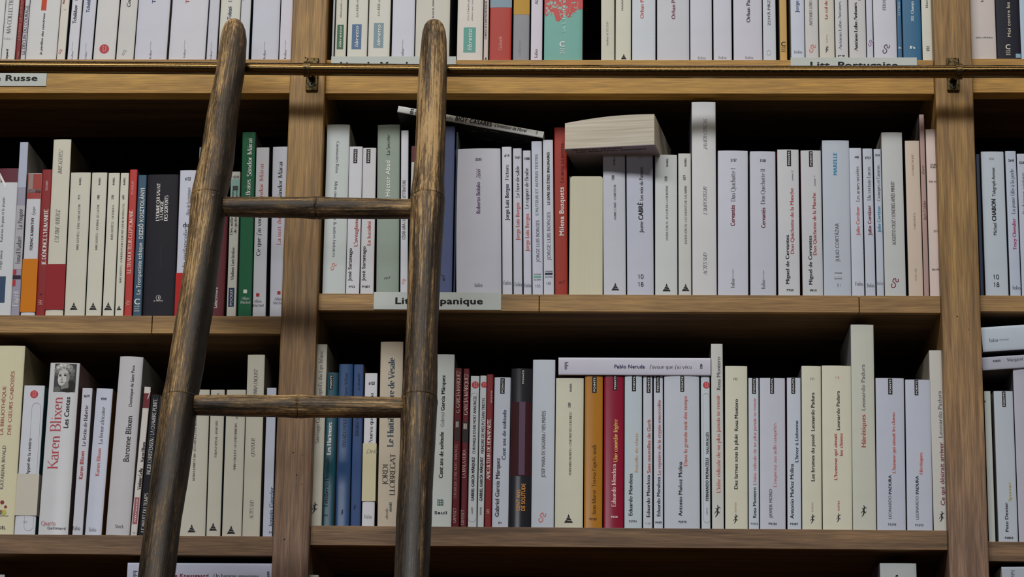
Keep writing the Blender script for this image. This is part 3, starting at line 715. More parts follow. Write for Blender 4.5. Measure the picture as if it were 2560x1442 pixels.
# ------------------------------------------------------------ the bamboo ladder
KL = 0.30
zr = at(1083, 177, RY).z; Y0 = RY-RR-0.0185
def onl(px, py):
    v = ray(px, py); t = (Y0 - KL*zr + KL*CAM.z - CAM.y)/(v.y - KL*v.z)
    return CAM + v*t, t
def interp(T, y):
    for a, b in zip(T[:-1], T[1:]):
        if a[0] <= y <= b[0]:
            u = (y-a[0])/(b[0]-a[0]); return a[1]+(b[1]-a[1])*u, a[2]+(b[2]-a[2])*u
    return T[-1][1], T[-1][2]
TL = [(51, 581, 589), (53, 574, 596), (57, 567, 603), (64, 561, 608.5), (78, 555, 614), (100, 550.5, 617), (140, 545, 615), (185, 539, 611), (260, 523, 599.5), (300, 515, 594), (400, 499, 585), (450, 487, 577), (480, 479.5, 569), (497, 477, 566), (515, 476, 565), (560, 472, 561), (650, 463, 548.5), (750, 448, 537), (840, 432, 521), (920, 420, 509), (970, 411, 500), (997, 404.5, 494.5), (1015, 402, 492.5), (1100, 391, 484), (1200, 377, 470), (1300, 362.5, 453), (1442, 345, 437)]
TR = [(53, 1080, 1090), (55, 1073, 1097), (59, 1066, 1104), (66, 1060.5, 1109.5), (80, 1056, 1114), (105, 1053, 1117), (185, 1046, 1118), (260, 1042, 1116), (400, 1036, 1112.5), (440, 1033, 1111), (475, 1028, 1112), (497, 1025, 1112.5), (520, 1024, 1112), (560, 1024, 1110), (650, 1021, 1104), (780, 1017, 1097), (820, 1015, 1095), (900, 1011, 1094), (960, 1006, 1094), (1000, 1003, 1093.5), (1020, 1001.5, 1093), (1100, 1000.5, 1089), (1200, 996, 1083), (1300, 990, 1079.5), (1370, 988, 1076), (1442, 985, 1073)]
lad = empty('bamboo_ladder', (0, 0, 0), 'dark worn bamboo ladder leaning on the brass rail', 'ladder')
def stile(T, nodes, seed):
    pts, rad = [], []; rnd = random.Random(seed)
    ys = [T[0][0], T[0][0]+.8, T[1][0], T[2][0], T[2][0]+3, T[3][0], T[3][0]+7, T[4][0]] + [T[4][0]+8+i*6.0 for i in range(int((1442-T[4][0]-8)/6)+1)]
    ys = [y for y in ys if all(abs(y-nd) > 4.5 for nd in nodes)]
    for nd in nodes: ys += [nd-3.2, nd-1.6, nd-.8, nd, nd+.8, nd+1.6, nd+3.2]
    ys.sort()
    for y in ys:
        a, b = interp(T, y); p, t = onl((a+b)/2, y); r = (b-a)/2*t/F
        r *= 1+0.004*math.sin(y*0.13+seed)+0.003*math.sin(y*0.05)
        for nd in nodes:
            if abs(y-nd) < 0.9: r -= 0.0011
            r += 0.0007*math.exp(-((y-nd-4)/6.0)**2)
        pts.append(p); rad.append(r)
    d = (pts[-1]-pts[-14]).normalized(); r0 = rad[-1]; p = pts[-1].copy(); step = 0.05; acc = 0
    while p.z + d.z*step > 0.0:
        p = p + d*step; acc += step; nod = 0.0008*math.exp(-(((acc+0.05) % 0.26-0.13)/0.008)**2)
        pts.append(p.copy()); rad.append(r0+nod)
    pts.append(p + d*(p.z/-d.z)); rad.append(r0)
    return pts, rad
mk = 0
PL, RL = stile(TL, (498, 1000), 1.0); PR, RRt = stile(TR, (499, 1000), 2.0)
topz = PL[0].z
MB1 = bamboo('dark_bamboo', 1.0, side_shade=(0.002, 0.013)); MB2 = bamboo('worn_bamboo', 5.0, side_shade=(0.012, 0.024))
def aligned(name, P, R_, mat):
    i = min(range(len(P)), key=lambda k: abs(P[k].z-(P[0].z-0.65)))
    q = (P[0]-P[i]).normalized().to_track_quat('Z', 'Y'); M = Matrix.Translation(P[0]) @ q.to_matrix().to_4x4()
    # keep local x level and to the side
    xa = (M.to_3x3() @ Vector((1, 0, 0)))
    ang = math.atan2((M.to_3x3().inverted() @ Vector((1, 0, 0))).y, (M.to_3x3().inverted() @ Vector((1, 0, 0))).x)
    M = M @ Matrix.Rotation(ang, 4, 'Z'); Mi = M.inverted()
    o = obj(name, tube(name, [Mi @ p for p in P], R_, 40), lad, mat); o.matrix_world = M; return o
s1 = aligned('stile', PL, RL, MB1); s2 = aligned('stile', PR, RRt, MB2)
s1['label'] = 'darker bamboo stile with blackened streaks'; s2['label'] = 'paler bamboo stile with rubbed tan streaks'
MBX = bamboo('rung_bamboo', 9.0, axis=0)
def rung(a, b, r, node):
    pts, rad = [], []; N_ = 44; L_ = (b-a).length
    us = sorted([i/N_ for i in range(N_+1)] + [node-.0045, node-.0015, node, node+.0015, node+.0045])
    for u in us:
        pts.append(a.lerp(b, u)); e_ = min(u, 1-u)*L_
        q = r*(0.93+0.07*min(1, e_/0.05)) + 0.0012*math.exp(-((u-node)*L_/0.012)**2)
        if abs(u-node) < 0.002: q -= 0.0028
        rad.append(q)
    return obj('rung', tube('rung', pts, rad, 32), lad, MBX)
def rpt(xa, ya): return onl(xa, ya)
def rr_(px, t): return px/2*t/F
a, ta = onl(560, 516.5); b, tb_ = onl(1030, 522.5)
rung(a, b, rr_(53, ta), 0.497)
a2, ta2 = onl(488, 1012.5); b2, tb2 = onl(1010, 1019)
rung(a2, b2, rr_(55, ta2), 0.498)
da, db = (a2-a), (b2-b)
for k in range(1, 9):
    aa, bb_ = a2+da*k, b2+db*k
    if aa.z < 0.15: break
    rung(aa, bb_, rr_(55, ta2), 0.5)
pin = metal('nail_steel', (190, 190, 190), 0.3)
for px, py, st_ in ((539, 500, s1), (1039.5, 497.5, s2), (1016, 998, s2)):
    p, t = onl(px, py); T_ = TL if st_ is s1 else TR; aa, bb_ = interp(T_, py); rad_ = (bb_-aa)/2*t/F; off = (px-(aa+bb_)/2)*t/F
    y = math.sqrt(max(0, rad_**2-off**2))
    bm = bmesh.new(); bmesh.ops.create_uvsphere(bm, u_segments=12, v_segments=8, radius=0.0012)
    for vv in bm.verts: vv.co += Vector((p.x, p.y-y-0.0002, p.z))
    me = bpy.data.meshes.new('nail'); bm.to_mesh(me); bm.free(); nl = obj('nail', me, st_, pin); nl.matrix_parent_inverse = st_.matrix_world.inverted()
iron = metal('black_iron', (52, 50, 48), 0.45)
for T_, x, y, st_ in ((TL, 575, 185, s1), (TR, 1082, 185, s2)):
    c = at(x, 171 if x < 800 else 177, RY); V_, F_ = [], []; nn = 28; hw = 0.007
    for i in range(nn):
        an = 6.28318*i/nn; cc, ss = math.cos(an), math.sin(an)
        for q, r_ in ((-hw, RR+0.0004), (hw, RR+0.0004), (hw, RR+0.0020), (-hw, RR+0.0020)): V_.append((c.x+q, RY+cc*r_, c.z+ss*r_))
        j = (i+1) % nn
        for m_ in range(4): F_.append((4*i+m_, 4*i+(m_+1) % 4, 4*j+(m_+1) % 4, 4*j+m_))
    obj('rail_hook', mesh('rail_hook', V_, F_), lad, iron)
W_ = (180, 181, 191); BN = (182, 181, 170); WH = (184, 185, 188); GY = (168, 170, 172)
RED = (140, 38, 42); BLK = (26, 25, 30)
LV = (176, 178, 192)
# ---------------- top row, first bay
h1 = 0.18
BK('tl', 'T1', -150, 8, 0, WH, 'pale paperback cut by the picture edge above the russian literature card', h=h1, lean=.02)
BK('tl', 'T1', 10, 146, 0, WH, 'white paperback lettered MA COLLEC in wide grey capitals', [V('t', 'MA COLLECTION', 102, 335, -60, 42, 'g', 'S'), Hz('s', 'TOME I', 32, 125, 395, 18, 'l', 'S'), V('p', 'Fayard', 68, 610, 490, 22, 'k', 'SB')], h=.2, lean=.02)
BK('tl', 'T1', 149, 200, 0, (122, 36, 36), 'narrow dark red book above the brass rail, faint pale lettering', [V('t', "L'ESSENCE DE L'ÉCRITURE", 205, 405, -30, 20, (185, 120, 115), 'i'), V('p', 'rivages', 180, 585, 515, 15, (185, 120, 115), 'r')], h=h1, lean=.02)
BK('tl', 'T1', 203, 250, 0, (172, 172, 182), 'slim white book lettered LE DECLIN beside the narrow dark red one', [V('t', 'LE DÉCLIN DU COURAGE', 250, 545, 55, 34, 'g')], h=.185, lean=.02)
BK('tl', 'T1', 253, 563, 0, WH, 'wide white paperback with small bold black italic title and red block', [V('t', 'le pavillon des cancéreux', 425, 548, 130, 24, 'k', 'j'), RC(418, 470, -60, 105, (170, 66, 44))], h=.195, lean=.02)
BK('tl', 'T1', 566, 650, 0, (184, 180, 174), 'thin cream paperback with faint red lettering above the rail', [V('a', 'Maïakovski', 640, 40, -90, 22, 'r', 'j'), Hz('n', '176', 628, 662, 100, 8, 'l'), SQ(605, 515, 45, 'r')], h=h1, lean=.02, side=(None, (60, 62, 80)))
BK('tl', 'T1', 672, 776, 0, W_, 'white paperback with black slanting author name, darker picture edge showing', [V('a', 'Tchékhov', 750, 235, 52, 38, 'k'), V('t', 'Récits', 768, 5, -130, 30, 'g', 'S'), FC(722, 600, 415)], h=h1, lean=.025, side=((62, 66, 84), None))
BK('tl', 'T1', 786, 918, 0, LV, 'pale paperback with dark blue author name at its top', [V('a', 'Tchékhov', 885, 125, -60, 38, 'b'), FC(858, 600, 430)], h=h1, lean=.025, side=(None, (30, 40, 60)))
BK('tl', 'T1', 930, 1150, 0, (182, 182, 184), 'broad white paperback with a round red badge near its foot', [CI(1043, 490, 48)], h=h1, lean=.025)
BK('tl', 'T1', 1160, 1335, 0, (178, 178, 178), 'broad pale grey paperback with a small grey blot near its foot', [V('t', 'Contes', 1290, 70, -80, 38, 'k', 'i'), SQ(1243, 525, 52, 'l')], h=.19, lean=.025)
BK('tl', 'T1', 1344, 1665, 0, LV, 'very broad lavender white paperback with black name just entering the top', [V('a', 'Tolstoï', 1545, 35, -150, 38, 'b'), FC(1505, 590, 410, 20)], h=h1, lean=.02)
BK('tl', 'T1', 1684, 2050, 0, W_, 'very broad white paperback with red name just entering the top', [V('a', 'Tolstoï', 1880, 35, -150, 38, 'r'), FC(1845, 580, 400, 20)], h=h1, lean=.02, side=(None, (120, 132, 165)))
BK('tl', 'T1', 2062, 2165, 0, (172, 174, 186), 'white paperback partly behind the rounded top of the darker bamboo stile', [FC(2110, 595, 420)], h=h1, lean=.015)
BK('tl', 'T2', -62, 140, 0, (182, 182, 176), 'cream paperback with teal author name above the darker stile', [V('a', 'Tolstoï', 55, 195, 65, 42, 'i'), V('t', 'Enfance', 65, 20, -120, 34, 'g', 'S')], h=h1, lean=.01)
BK('tl', 'T2', 146, 246, 0, (176, 178, 186), 'white paperback with a dark green cover edge beside the darker stile', [V('t', 'Le Don paisible', 190, 10, -150, 26, 'l', 'S')], h=h1, side=(None, (25, 85, 82)), lean=.005)
BK('tl', 'T2', 270, 543, 0, LV, 'very broad lavender paperback with only a small imprint at its foot', [FC(405, 590, 415, 22)], h=h1, lean=.0)
BK('tl', 'T2', 550, 676, 0, (180, 178, 190), 'lavender white paperback standing against the first upright', [FC(612, 590, 400, 22)], h=h1, lean=.0)
# ---------------- top row, middle bay
BK('tc', 'T2', 1074, 1094, 0, (160, 168, 175), 'very thin bluish book beside the first upright above the rail', h=.175)
BK('tc', 'T2', 1104, 1217, 0, BN, 'cream paperback with a dark green block', [RC(1130, 1195, 247, 492, (62, 98, 78), s='libretto'), V('t', 'thousandes nuits', 1170, 175, -60, 22, 'g', 'SI')], h=h1)
BK('tc', 'T2', 1228, 1428, 0, (184, 184, 178), 'cream paperback with a slate blue block', [RC(1278, 1374, 244, 492, (82, 106, 138), s='libretto'), V('t', 'Les Mille et Une Nuits', 1335, 175, -160, 26, 'g', 'SI')], h=h1)
BK('tc', 'T2', 1436, 1654, 0, (184, 184, 178), 'cream paperback with a grey blue block', [RC(1497, 1595, 230, 478, (118, 138, 148), s='libretto'), V('t', 'Les Mille et Une Nuits', 1550, 162, -160, 26, 'g', 'SI')], h=h1)
BK('tc', 'T2', 1673, 1900, 0, (178, 180, 194), 'broad bluish white paperback beside the paler stile top', [FC(1785, 575, 395, 24)], h=h1)
BK('tc', 'T2', 1908, 2252, 0, (178, 176, 168), 'broad cream paperback hidden by the paler stile top', [V('a', 'ALAA EL ASWANY', 2092, 185, -60, 18, 'g')], h=h1)
BK('tc', 'T3', 86, 346, 0, (186, 182, 178), 'cream paperback with a teal block near its foot', [RC(155, 277, 275, 525, (92, 146, 138), s='libretto'), V('t', 'Les Contes populaires', 203, 208, -150, 20, 'g', 'SI'), V('u', 'choisis par Gaston Vuillier', 243, 208, -150, 16, 'g', 'SI')], h=h1)
BK('tc', 'T3', 354, 402, 0, (176, 165, 160), 'very thin pinkish book with running black capitals', [V('a', 'CHRISTOS CHRYSSOPOULOS', 378, 392, 10, 20, 'g'), TRI(378, 582, 26)], h=h1)
BK('tc', 'T3', 412, 632, 0, (176, 62, 52), 'bright red book with a blue grey head and white script', [BD(-400, 76, (112, 132, 146)), V('p', 'Galaade', 522, 505, 365, 34, (215, 175, 165), 'SI')], h=.2, side=(None, (90, 60, 55)))
BK('tc', 'T3', 648, 812, 0, (122, 124, 132), 'grey cloth book with an ochre yellow head', [BD(-400, 146, (188, 146, 42)), V('p', 'Gallmeister', 715, 560, 400, 24, (150, 148, 140), 'SI')], h=.2)
BK('tc', 'T3', 825, 942, 0, (182, 176, 190), 'lilac white paperback beside the coral and teal book', [V('a', 'Nâzim', 885, 45, -80, 32, 'g', 'SI'), V('p', 'folio', 880, 580, 492, 32, 'g', 'S')], h=h1)
def splash(fc, w, h):
    rnd = random.Random(4); P = []
    a0 = fc.loc(960, 130)[1]; n = 60
    prof = [(0, 130), (.04, 165), (.09, 150), (.13, 120), (.18, 150), (.22, 120), (.28, 170), (.3, 205), (.38, 218), (.45, 190), (.5, 165), (.56, 150), (.62, 178), (.70, 165), (.74, 120), (.8, 128), (.86, 90), (.92, 95), (1, 85)]
    pts, fs = [], []
    for i, (u, y) in enumerate(prof):
        x = -w/2 + w*u; z = fc.loc(1150, y)[1]; pts += [(x, z), (x, h-0.0002)]
        if i: fs.append((2*i-2, 2*i, 2*i+1, 2*i-1))
    o = fc.put('cover_splash', pts, fs, paper((196, 84, 84), .45), .00015)
    pts, fs = [], []
    for i in range(110):
        u = rnd.uniform(.06, .9); y = rnd.uniform(10, 195)
        if y > 185-90*abs(u-.45): continue
        cx = -w/2+w*u; cz = fc.loc(1150, y)[1]; r = rnd.uniform(.0003, .0016)*(1.5 if u < .45 else .7)
        k = len(pts); m = 7
        pts += [(cx+math.cos(6.283*j/m)*r*rnd.uniform(.6, 1.2), cz+math.sin(6.283*j/m)*r*rnd.uniform(.6, 1.4)) for j in range(m)]; fs.append(tuple(range(k, k+m)))
    fc.put('splash_fleck', pts, fs, paper((128, 158, 150), .45), .00022)
BK('tc', 'T3', 958, 1345, 0, (124, 180, 172), 'thick teal book with a coral splash over its upper part', [('F', splash), V('t', 'La Liberté et', 1155, 320, -20, 38, (160, 205, 195), 'r'), CL(1142, 470, 75, (225, 232, 228))], h=.19, side=(None, (150, 38, 40)), d=.12)
BK('tc', 'T3', 1530, 1666, 0, (180, 180, 168), 'cream paperback with a reddish cover side beside the dark gap', [V('p', 'Sindbad ACTES SUD', 1593, 460, 215, 18, 'g', 'SI')], h=.2, side=((150, 70, 60), None), lean=-.004)
BK('tc', 'T3', 1674, 1830, 0, (182, 182, 170), 'cream paperback with a striped triangle at its foot above the rail', [TRI(1757, 565, 58), V('a', 'NAGUIB', 1742, 105, -30, 18, 'g')], h=.176)
BK('tc', 'T3', 1840, 2076, 0, (176, 182, 192), 'bluish white paperback with coral author name above the rail', [V('a', 'Orhan Pamuk', 1938, 185, -125, 38, 'c')], h=h1)
BK('tc', 'T3', 2090, 2414, 0, (172, 174, 184), 'broad grey white paperback with maroon author name above the rail', [V('a', 'Orhan Pamuk', 2252, 192, -120, 40, 'd')], h=h1)
BK('tc', 'T4', 103, 322, 0, (174, 176, 188), 'plain white paperback with a folio mark, wider of the neighbouring pair', [Hz('p', 'folio', 178, 256, 592, 26, 'g', 'S')], h=h1, side=(None, (40, 45, 70)))
BK('tc', 'T4', 336, 520, 0, (174, 175, 189), 'plain white paperback with a folio mark, narrower of the neighbouring pair', [Hz('p', 'folio', 385, 464, 588, 26, 'g', 'S')], h=h1, side=(None, (110, 45, 60)))
BK('tc', 'T4', 536, 826, 0, (177, 177, 191), 'broad lavender paperback with black author name above the rail', [V('a', 'Orhan Pamuk', 680, 225, -95, 38, 'k'), Hz('p', 'folio', 652, 730, 588, 26, 'g', 'S')], h=h1)
BK('tc', 'T4', 833, 963, 0, (172, 177, 188), 'white paperback with thin grey capitals and a round emblem', [V('a', 'ZOYÂ PIRZÂD', 888, 255, -70, 28, 'g'), ('O', 868, 908, 505, 552, 'l')], h=.182, side=(None, (22, 50, 66)))
BK('tc', 'T4', 999, 1074, 0, (196, 160, 98), 'slim ochre yellow book with a black C at its foot', [CL(1033, 462, 62, 'k')], h=.195)
BK('tc', 'T4', 1112, 1250, 0, (172, 178, 194), 'bluish paperback with blue slanting author name above the portuguese card', [V('a', 'Jorge Amado', 1166, 125, -170, 36, 'b'), Hz('p', 'folio', 1142, 1220, 532, 26, 'k', 'S')], h=h1, side=((188, 184, 168), None))
BK('tc', 'T4', 1254, 1390, 0, (170, 170, 172), 'grey paperback with grey capitals and a red curl', [V('a', 'ANTONIO LOBO ANTUNES', 1305, 255, -150, 34, 'l'), SQ(1325, 485, 80, 'c')], h=.183)
BK('tc', 'T4', 1396, 1550, 0, (180, 178, 170), 'cream paperback with red title above the portuguese card', [V('t', 'Le cul de Judas', 1458, 190, -110, 32, 'r'), V('s', 'SUITES', 1468, 430, 340, 14, (190, 170, 160)), LZ(1468, 490, 78)], h=.18)
BK('tc', 'T4', 1557, 1686, 0, (172, 173, 178), 'grey white paperback with pale typewriter style author name', [V('a', 'António Lobo Antunes', 1598, 500, 15, 30, 'g', 'S'), Hz('n', 'P9', 1580, 1650, 566, 16, 'k', 'b')], h=h1, side=(None, (50, 45, 80)))
BK('tc', 'T4', 1694, 1866, 0, (174, 174, 178), 'white paperback with dark typewriter style author name', [V('a', 'António Lobo Antunes', 1756, 515, 25, 32, 'k', 'SB'), V('t', 'La mort', 1792, 5, -150, 24, 'g', 'S')], h=h1)
BK('tc', 'T4', 1872, 1936, 0, (168, 172, 186), 'thin lilac white paperback with a violet curl', [SQ(1908, 430, 66, (130, 90, 130))], h=.183)
BK('tc', 'T4', 1942, 2174, 0, (178, 180, 192), 'broad white paperback with a dark curl beside the blue pair', [V('a', 'FERNANDO', 2038, 100, -130, 36, 'l'), SQ(2062, 490, 92, (80, 62, 75))], h=.185)
BK('tc', 'T4', 2179, 2226, 0, (62, 108, 148), 'thin blue book, narrower of the blue pair', [V('t', 'Le Palais', 2188, 155, 20, 18, 'w', 'S'), Hz('p', 'h', 2188, 2212, 488, 22, 'w', 'b')], h=h1)
BK('tc', 'T4', 2234, 2420, 0, (58, 110, 148), 'broad blue book, wider of the blue pair', [V('t', '202, Champs-Élysées', 2320, 215, -110, 26, (190, 205, 215), 'SB'), Hz('p', 'h', 2300, 2350, 490, 34, (200, 215, 220), 'b')], h=.183)
BK('tc', 'T4', 2427, 2530, 0, (180, 180, 172), 'cream paperback standing against the second upright above the rail', [V('a', 'Montaigne', 2465, 78, -70, 24, 'g', 'S'), V('p', 'VH', 2478, 510, 460, 36, 'g', 'i')], h=h1)
# ---------------- top row, last bay
BK('tr', 'T5', 1044, 1398, 0, (178, 170, 168), 'broad pinkish grey book with tiny wide spaced capitals', [Hz('p', 'GALLIMARD', 1105, 1338, 530, 20, 'g', 'b'), V('t', 'les', 1192, 30, -60, 38, 'g', 'S')], h=.205)
BK('tr', 'T5', 1404, 1733, 0, (34, 34, 44), 'black book with white title running upward, blue corner', [V('t', 'Moi contre les États-Unis', 1552, 515, -330, 48, (190, 186, 172), 'r'), CL(1552, 685, 92, (200, 198, 185)), RC(1660, 1728, 745, 802, (120, 150, 170), 'corner_print')], h=.2)
BK('tr', 'T5', 1738, 2000, 0, (150, 168, 186), 'light blue book cut by the picture edge above the rail', h=.19)
# ---------------- middle row, first bay
K_ = BLK
BK('ml', 'A', -62, 78, 292, (178, 182, 188), 'white book with a crimson head and a navy block at its foot', [BD(290, 392, (100, 34, 52)), V('n', '1', 22, 440, 322, 48, 'w', 'i'), V('t', 'Katarina, le paon et le jésuite', 18, 820, 500, 20, 'g', 'S'), V('a', 'Drago Jancar', 5, 1020, 880, 20, 'g', 'S'), RC(-40, 38, 1070, 1260, (44, 64, 92))], side=(None, (110, 112, 116)))
BK('ml', 'A', 78, 140, 102, (132, 130, 148), 'tall silvery violet book with a red flower low on its spine', [BD(100, 430, (150, 156, 176)), BD(560, 1020, (150, 150, 158)), V('a', 'Ismaïl Kadaré', 133, 978, 782, 34, 'k', 'S'), V('t', 'La Poupée', 146, 730, 585, 34, 'k', 'S'), V('p', 'Fayard', 112, 1285, 1180, 36, 'w', 'S'), RC(88, 118, 1020, 1060, (150, 45, 55), 'flower_print'), RC(88, 112, 1095, 1140, (150, 45, 55), 'flower_print'), RC(85, 150, 1062, 1090, (40, 25, 40), 'flower_print')], side=(None, (118, 118, 118)), d=.14, gloss=.3)
BK('ml', 'A', 148, 252, 328, (176, 178, 186), 'white paperback with an orange paper band and red top picture', [BD(332, 512, (160, 66, 60)), BD(442, 470, (150, 152, 156)), RC(206, 240, 332, 440, (130, 118, 116)), V('a', 'FERENC KARINTHY', 230, 880, 645, 22, 'k'), V('t', 'Épépé', 243, 630, 565, 22, 'g', 'SI'), WRAP(945, 1328, (205, 125, 20), 0)], coat=.3)
BK('ml', 'A', 252, 325, 300, (142, 36, 40), 'dark red book with white title in upright capitals', [V('t', "JE DÉNONCE L'HUMANITÉ", 325, 985, 585, 28, 'w', 'SB'), V('a', 'FRIGYES KARINTHY', 338, 450, 380, 14, 'w', 'S'), V('p', 'VH', 292, 1275, 1240, 36, (200, 150, 145), 'i'), RC(286, 304, 1196, 1204, (60, 20, 24))], d=.115)
BK('ml', 'A', 325, 456, 84, (180, 178, 166), 'tall cream book with a crimson paper band and dark cover', [V('a', 'IMRE KERTÉSZ', 436, 330, 150, 28, 'g', 'SI'), V('t', "L'ULTIME AUBERGE", 414, 825, 585, 30, 'g', 'SI'), WRAP(985, 1312, (150, 42, 50), 0)], side=(None, (44, 38, 32)), d=.12)
def babel(x, xt, names, num, cap=15, y0=880, y1=550, yt=410, yn=515, tri=None, ty=1283, ts=56):
    return [V('t', names, x, y0, y1, cap, 'k', 'S'), V('s', 'BABEL', xt, yt, yt-55, 14, 'g', 'b'), V('n', num, xt-8, yn, yn-32, 16, 'g', 'b'), TRI(tri if tri else x-30, ty, ts)]
BK('ml', 'A', 463, 611, 322, BN, 'cream paperback with a striped triangle, broadest of four alike beside the banded book', babel(566, 578, 'IMRE KERTÉSZ • ÊTRE SANS DESTIN', '973', tri=532), lean=.001)
BK('ml', 'A', 617, 730, 322, BN, 'cream striped triangle paperback numbered 1408, second broadest of the four alike', babel(702, 718, 'IMRE KERTÉSZ • JOURNAL DE GALÈRE', '1408', tri=671))
BK('ml', 'A', 738, 822, 325, BN, 'cream striped triangle paperback numbered 1218', babel(812, 820, 'IMRE KERTÉSZ • DOSSIER K.', '1218', y0=805, tri=780, ts=60))
BK('ml', 'A', 828, 890, 325, BN, 'thinnest of the four cream striped triangle paperbacks, beside the salmon book', babel(880, 897, "IMRE KERTÉSZ • KADDISH POUR L'ENFANT QUI NE NAÎTRA PAS", '609', cap=14, y0=1115, y1=545, tri=858, ty=1295, ts=34))
BK('ml', 'A', 894, 951, 300, (186, 62, 58), 'salmon red paperback beside the steel blue book', [V('t', 'LE TRADUCTEUR CLEPTOMANE', 938, 1050, 590, 26, (225, 185, 175), 'SB'), V('a', 'DEZSŐ KOSZTOLÁNYI', 956, 480, 385, 14, (225, 185, 175), 'S'), V('p', 'VH', 922, 1280, 1245, 34, (220, 150, 140), 'i')], h=None)
BK('ml', 'A', 957, 1020, 340, (56, 88, 112), 'steel blue book with white lettering beside the wide black one', [V('t', 'Le Trompettiste tchèque', 1004, 1200, 828, 30, 'w', 'r'), V('a', 'DEZSŐ KOSZTOLÁNYI', 1022, 800, 435, 30, 'w', 'b'), CL(988, 1272, 55, 'w')], d=.12)
BK('ml', 'B', 44, 256, 366, (30, 29, 36), 'wide black book with three lines of white capitals', [V('t', "L'HOMME QUI SAVAIT", 148, 675, 422, 22, 'w', 'SB'), V('t', 'LA LANGUE', 172, 670, 540, 22, 'w', 'SB'), V('t', 'DES SERPENTS', 202, 675, 505, 22, 'w', 'SB'), V('a', 'Andrus Kivirähk', 165, 990, 840, 16, (60, 60, 66), 'S'), ('O', 135, 165, 1170, 1202, 'w'), V('p', 'x', 150, 1196, 1176, 16, 'w', 'b'), Hz('p', 'LE TRIPODE', 118, 180, 1212, 9, 'w')], d=.13)
BK('ml', 'B', 260, 372, 336, (174, 178, 194), 'bluish white paperback numbered 6152 behind the darker stile', [Hz('n', '6152', 328, 366, 402, 20, 'k', 'b'), V('t', 'Aléas de la résistance', 350, 640, 450, 24, 'g', 'S'), Hz('u', 'du', 314, 356, 714, 30, 'k', 'SB'), V('t', 'la mélancolie', 326, 980, 720, 24, 'g', 'S'), WRAP(1024, 1330, (186, 44, 42), 0)])
BK('ml', '0', 479, 499, 368, (92, 106, 100), 'thin greenish book mostly behind the darker stile, tall above its neighbours')
BK('ml', 'B', 436, 586, 590, (110, 46, 56), 'maroon book beside the darker stile, small white imprint at its foot', [V('p', 'LaBaconnière', 533, 1255, 1118, 22, 'w', 'b')])
BK('ml', 'B', 603, 667, 345, (176, 178, 172), 'cream paperback with a navy POCKET block and pale green picture', [Hz('n', '10278', 645, 688, 388, 16, 'g', 'b'), BD(400, 512, (120, 158, 152)), RC(645, 682, 440, 470, (60, 62, 64), 'picture'), V('t', 'Des mille et une façons', 640, 765, 470, 18, 'k', 'S'), V('t', 'de quitter la Moldavie', 666, 755, 470, 18, 'k', 'S'), V('a', 'Vladimir Lortchenkov', 645, 1068, 848, 20, 'k', 'S'), RC(617, 655, 1120, 1246, (30, 48, 84), 'publisher_block', 'POCKET', 'w', 'r')])
BK('ml', 'B', 679, 771, 82, (24, 104, 70), 'tall emerald green book with white lettering', [V('a', 'Sándor Márai', 758, 378, 122, 30, 'w', 'SB'), V('t', 'Les Braises', 748, 560, 396, 30, 'w', 'SB'), RC(717, 741, 1132, 1156, (205, 210, 205), 'square_mark'), Hz('p', 'Albin', 703, 757, 1200, 18, 'w', 'S'), Hz('p', 'Michel', 698, 763, 1226, 18, 'w', 'S')], d=.13)
BK('ml', 'B', 777, 866, 184, (178, 180, 188), 'tall white book with coral author name and a black photo edge', [V('a', 'Sándor Márai', 836, 560, 292, 26, 'c', 'S'), V('t', "Ce que j'ai voulu taire", 820, 905, 520, 28, 'k', 'S'), RC(802, 824, 1156, 1178, (150, 44, 50), 'square_mark'), Hz('p', 'Albin', 784, 838, 1218, 18, 'k', 'S'), Hz('p', 'Michel', 778, 852, 1246, 18, 'k', 'S')], side=(None, (50, 50, 54)), d=.13)
BK('ml', 'B', 891, 1010, 180, (176, 178, 190), 'tall white book beside the first upright with coral title', [V('a', 'Sándor Márai', 962, 530, 278, 28, 'k', 'S'), V('t', 'La nuit du bûcher', 955, 832, 520, 28, 'c', 'S'), RC(943, 965, 1142, 1164, (150, 44, 50), 'square_mark'), Hz('p', 'Albin', 922, 978, 1203, 18, 'k', 'S'), Hz('p', 'Michel', 917, 983, 1229, 18, 'k', 'S')], d=.13)
# ---------------- middle row, middle bay
BK('mc', 'C', 66, 218, 188, (168, 176, 178), 'tall pale grey green book beside the first upright with downward lettering', [V('a', 'Guimarães Rosa', 168, 298, 505, 20, 'g', 'S'), V('t', 'Mon oncle le jaguar & autres histoires', 152, 560, 1055, 20, 'g', 'S'), SQ(142, 1118, 46, 'c')], d=.12, coat=.3)
BK('mc', 'C', 221, 310, 332, (178, 180, 188), 'pale paperback with black tag and red title, numbered P722', [PT(272, 298, 348, 440), V('a', 'José Saramago', 248, 1212, 998, 24, 'k', 'r'), V('t', "L'aveuglement", 288, 985, 760, 26, 'r', 'r'), Hz('n', 'P722', 242, 282, 1256, 13, 'k', 'b')], lean=.003)
BK('mc', 'C', 315, 404, 340, (178, 179, 184), 'pale paperback with black tag and red title, numbered P1807', [PT(357, 383, 348, 440), V('a', 'José Saramago', 338, 1212, 985, 24, 'k', 'r'), V('t', 'La lucidité', 373, 978, 820, 24, 'r', 'r'), Hz('n', 'P1807', 328, 380, 1256, 13, 'k', 'b')], lean=.003)
BK('mc', 'C', 420, 570, 190, (126, 138, 130), 'tall sage green book with bold white author name', [V('t', 'La Secrète', 500, 388, 255, 22, 'k', 'S'), V('a', 'Héctor Abad', 496, 660, 425, 30, 'w', 'b'), Hz('p', 'nrf', 472, 518, 1200, 18, 'k', 'SI')], d=.14)
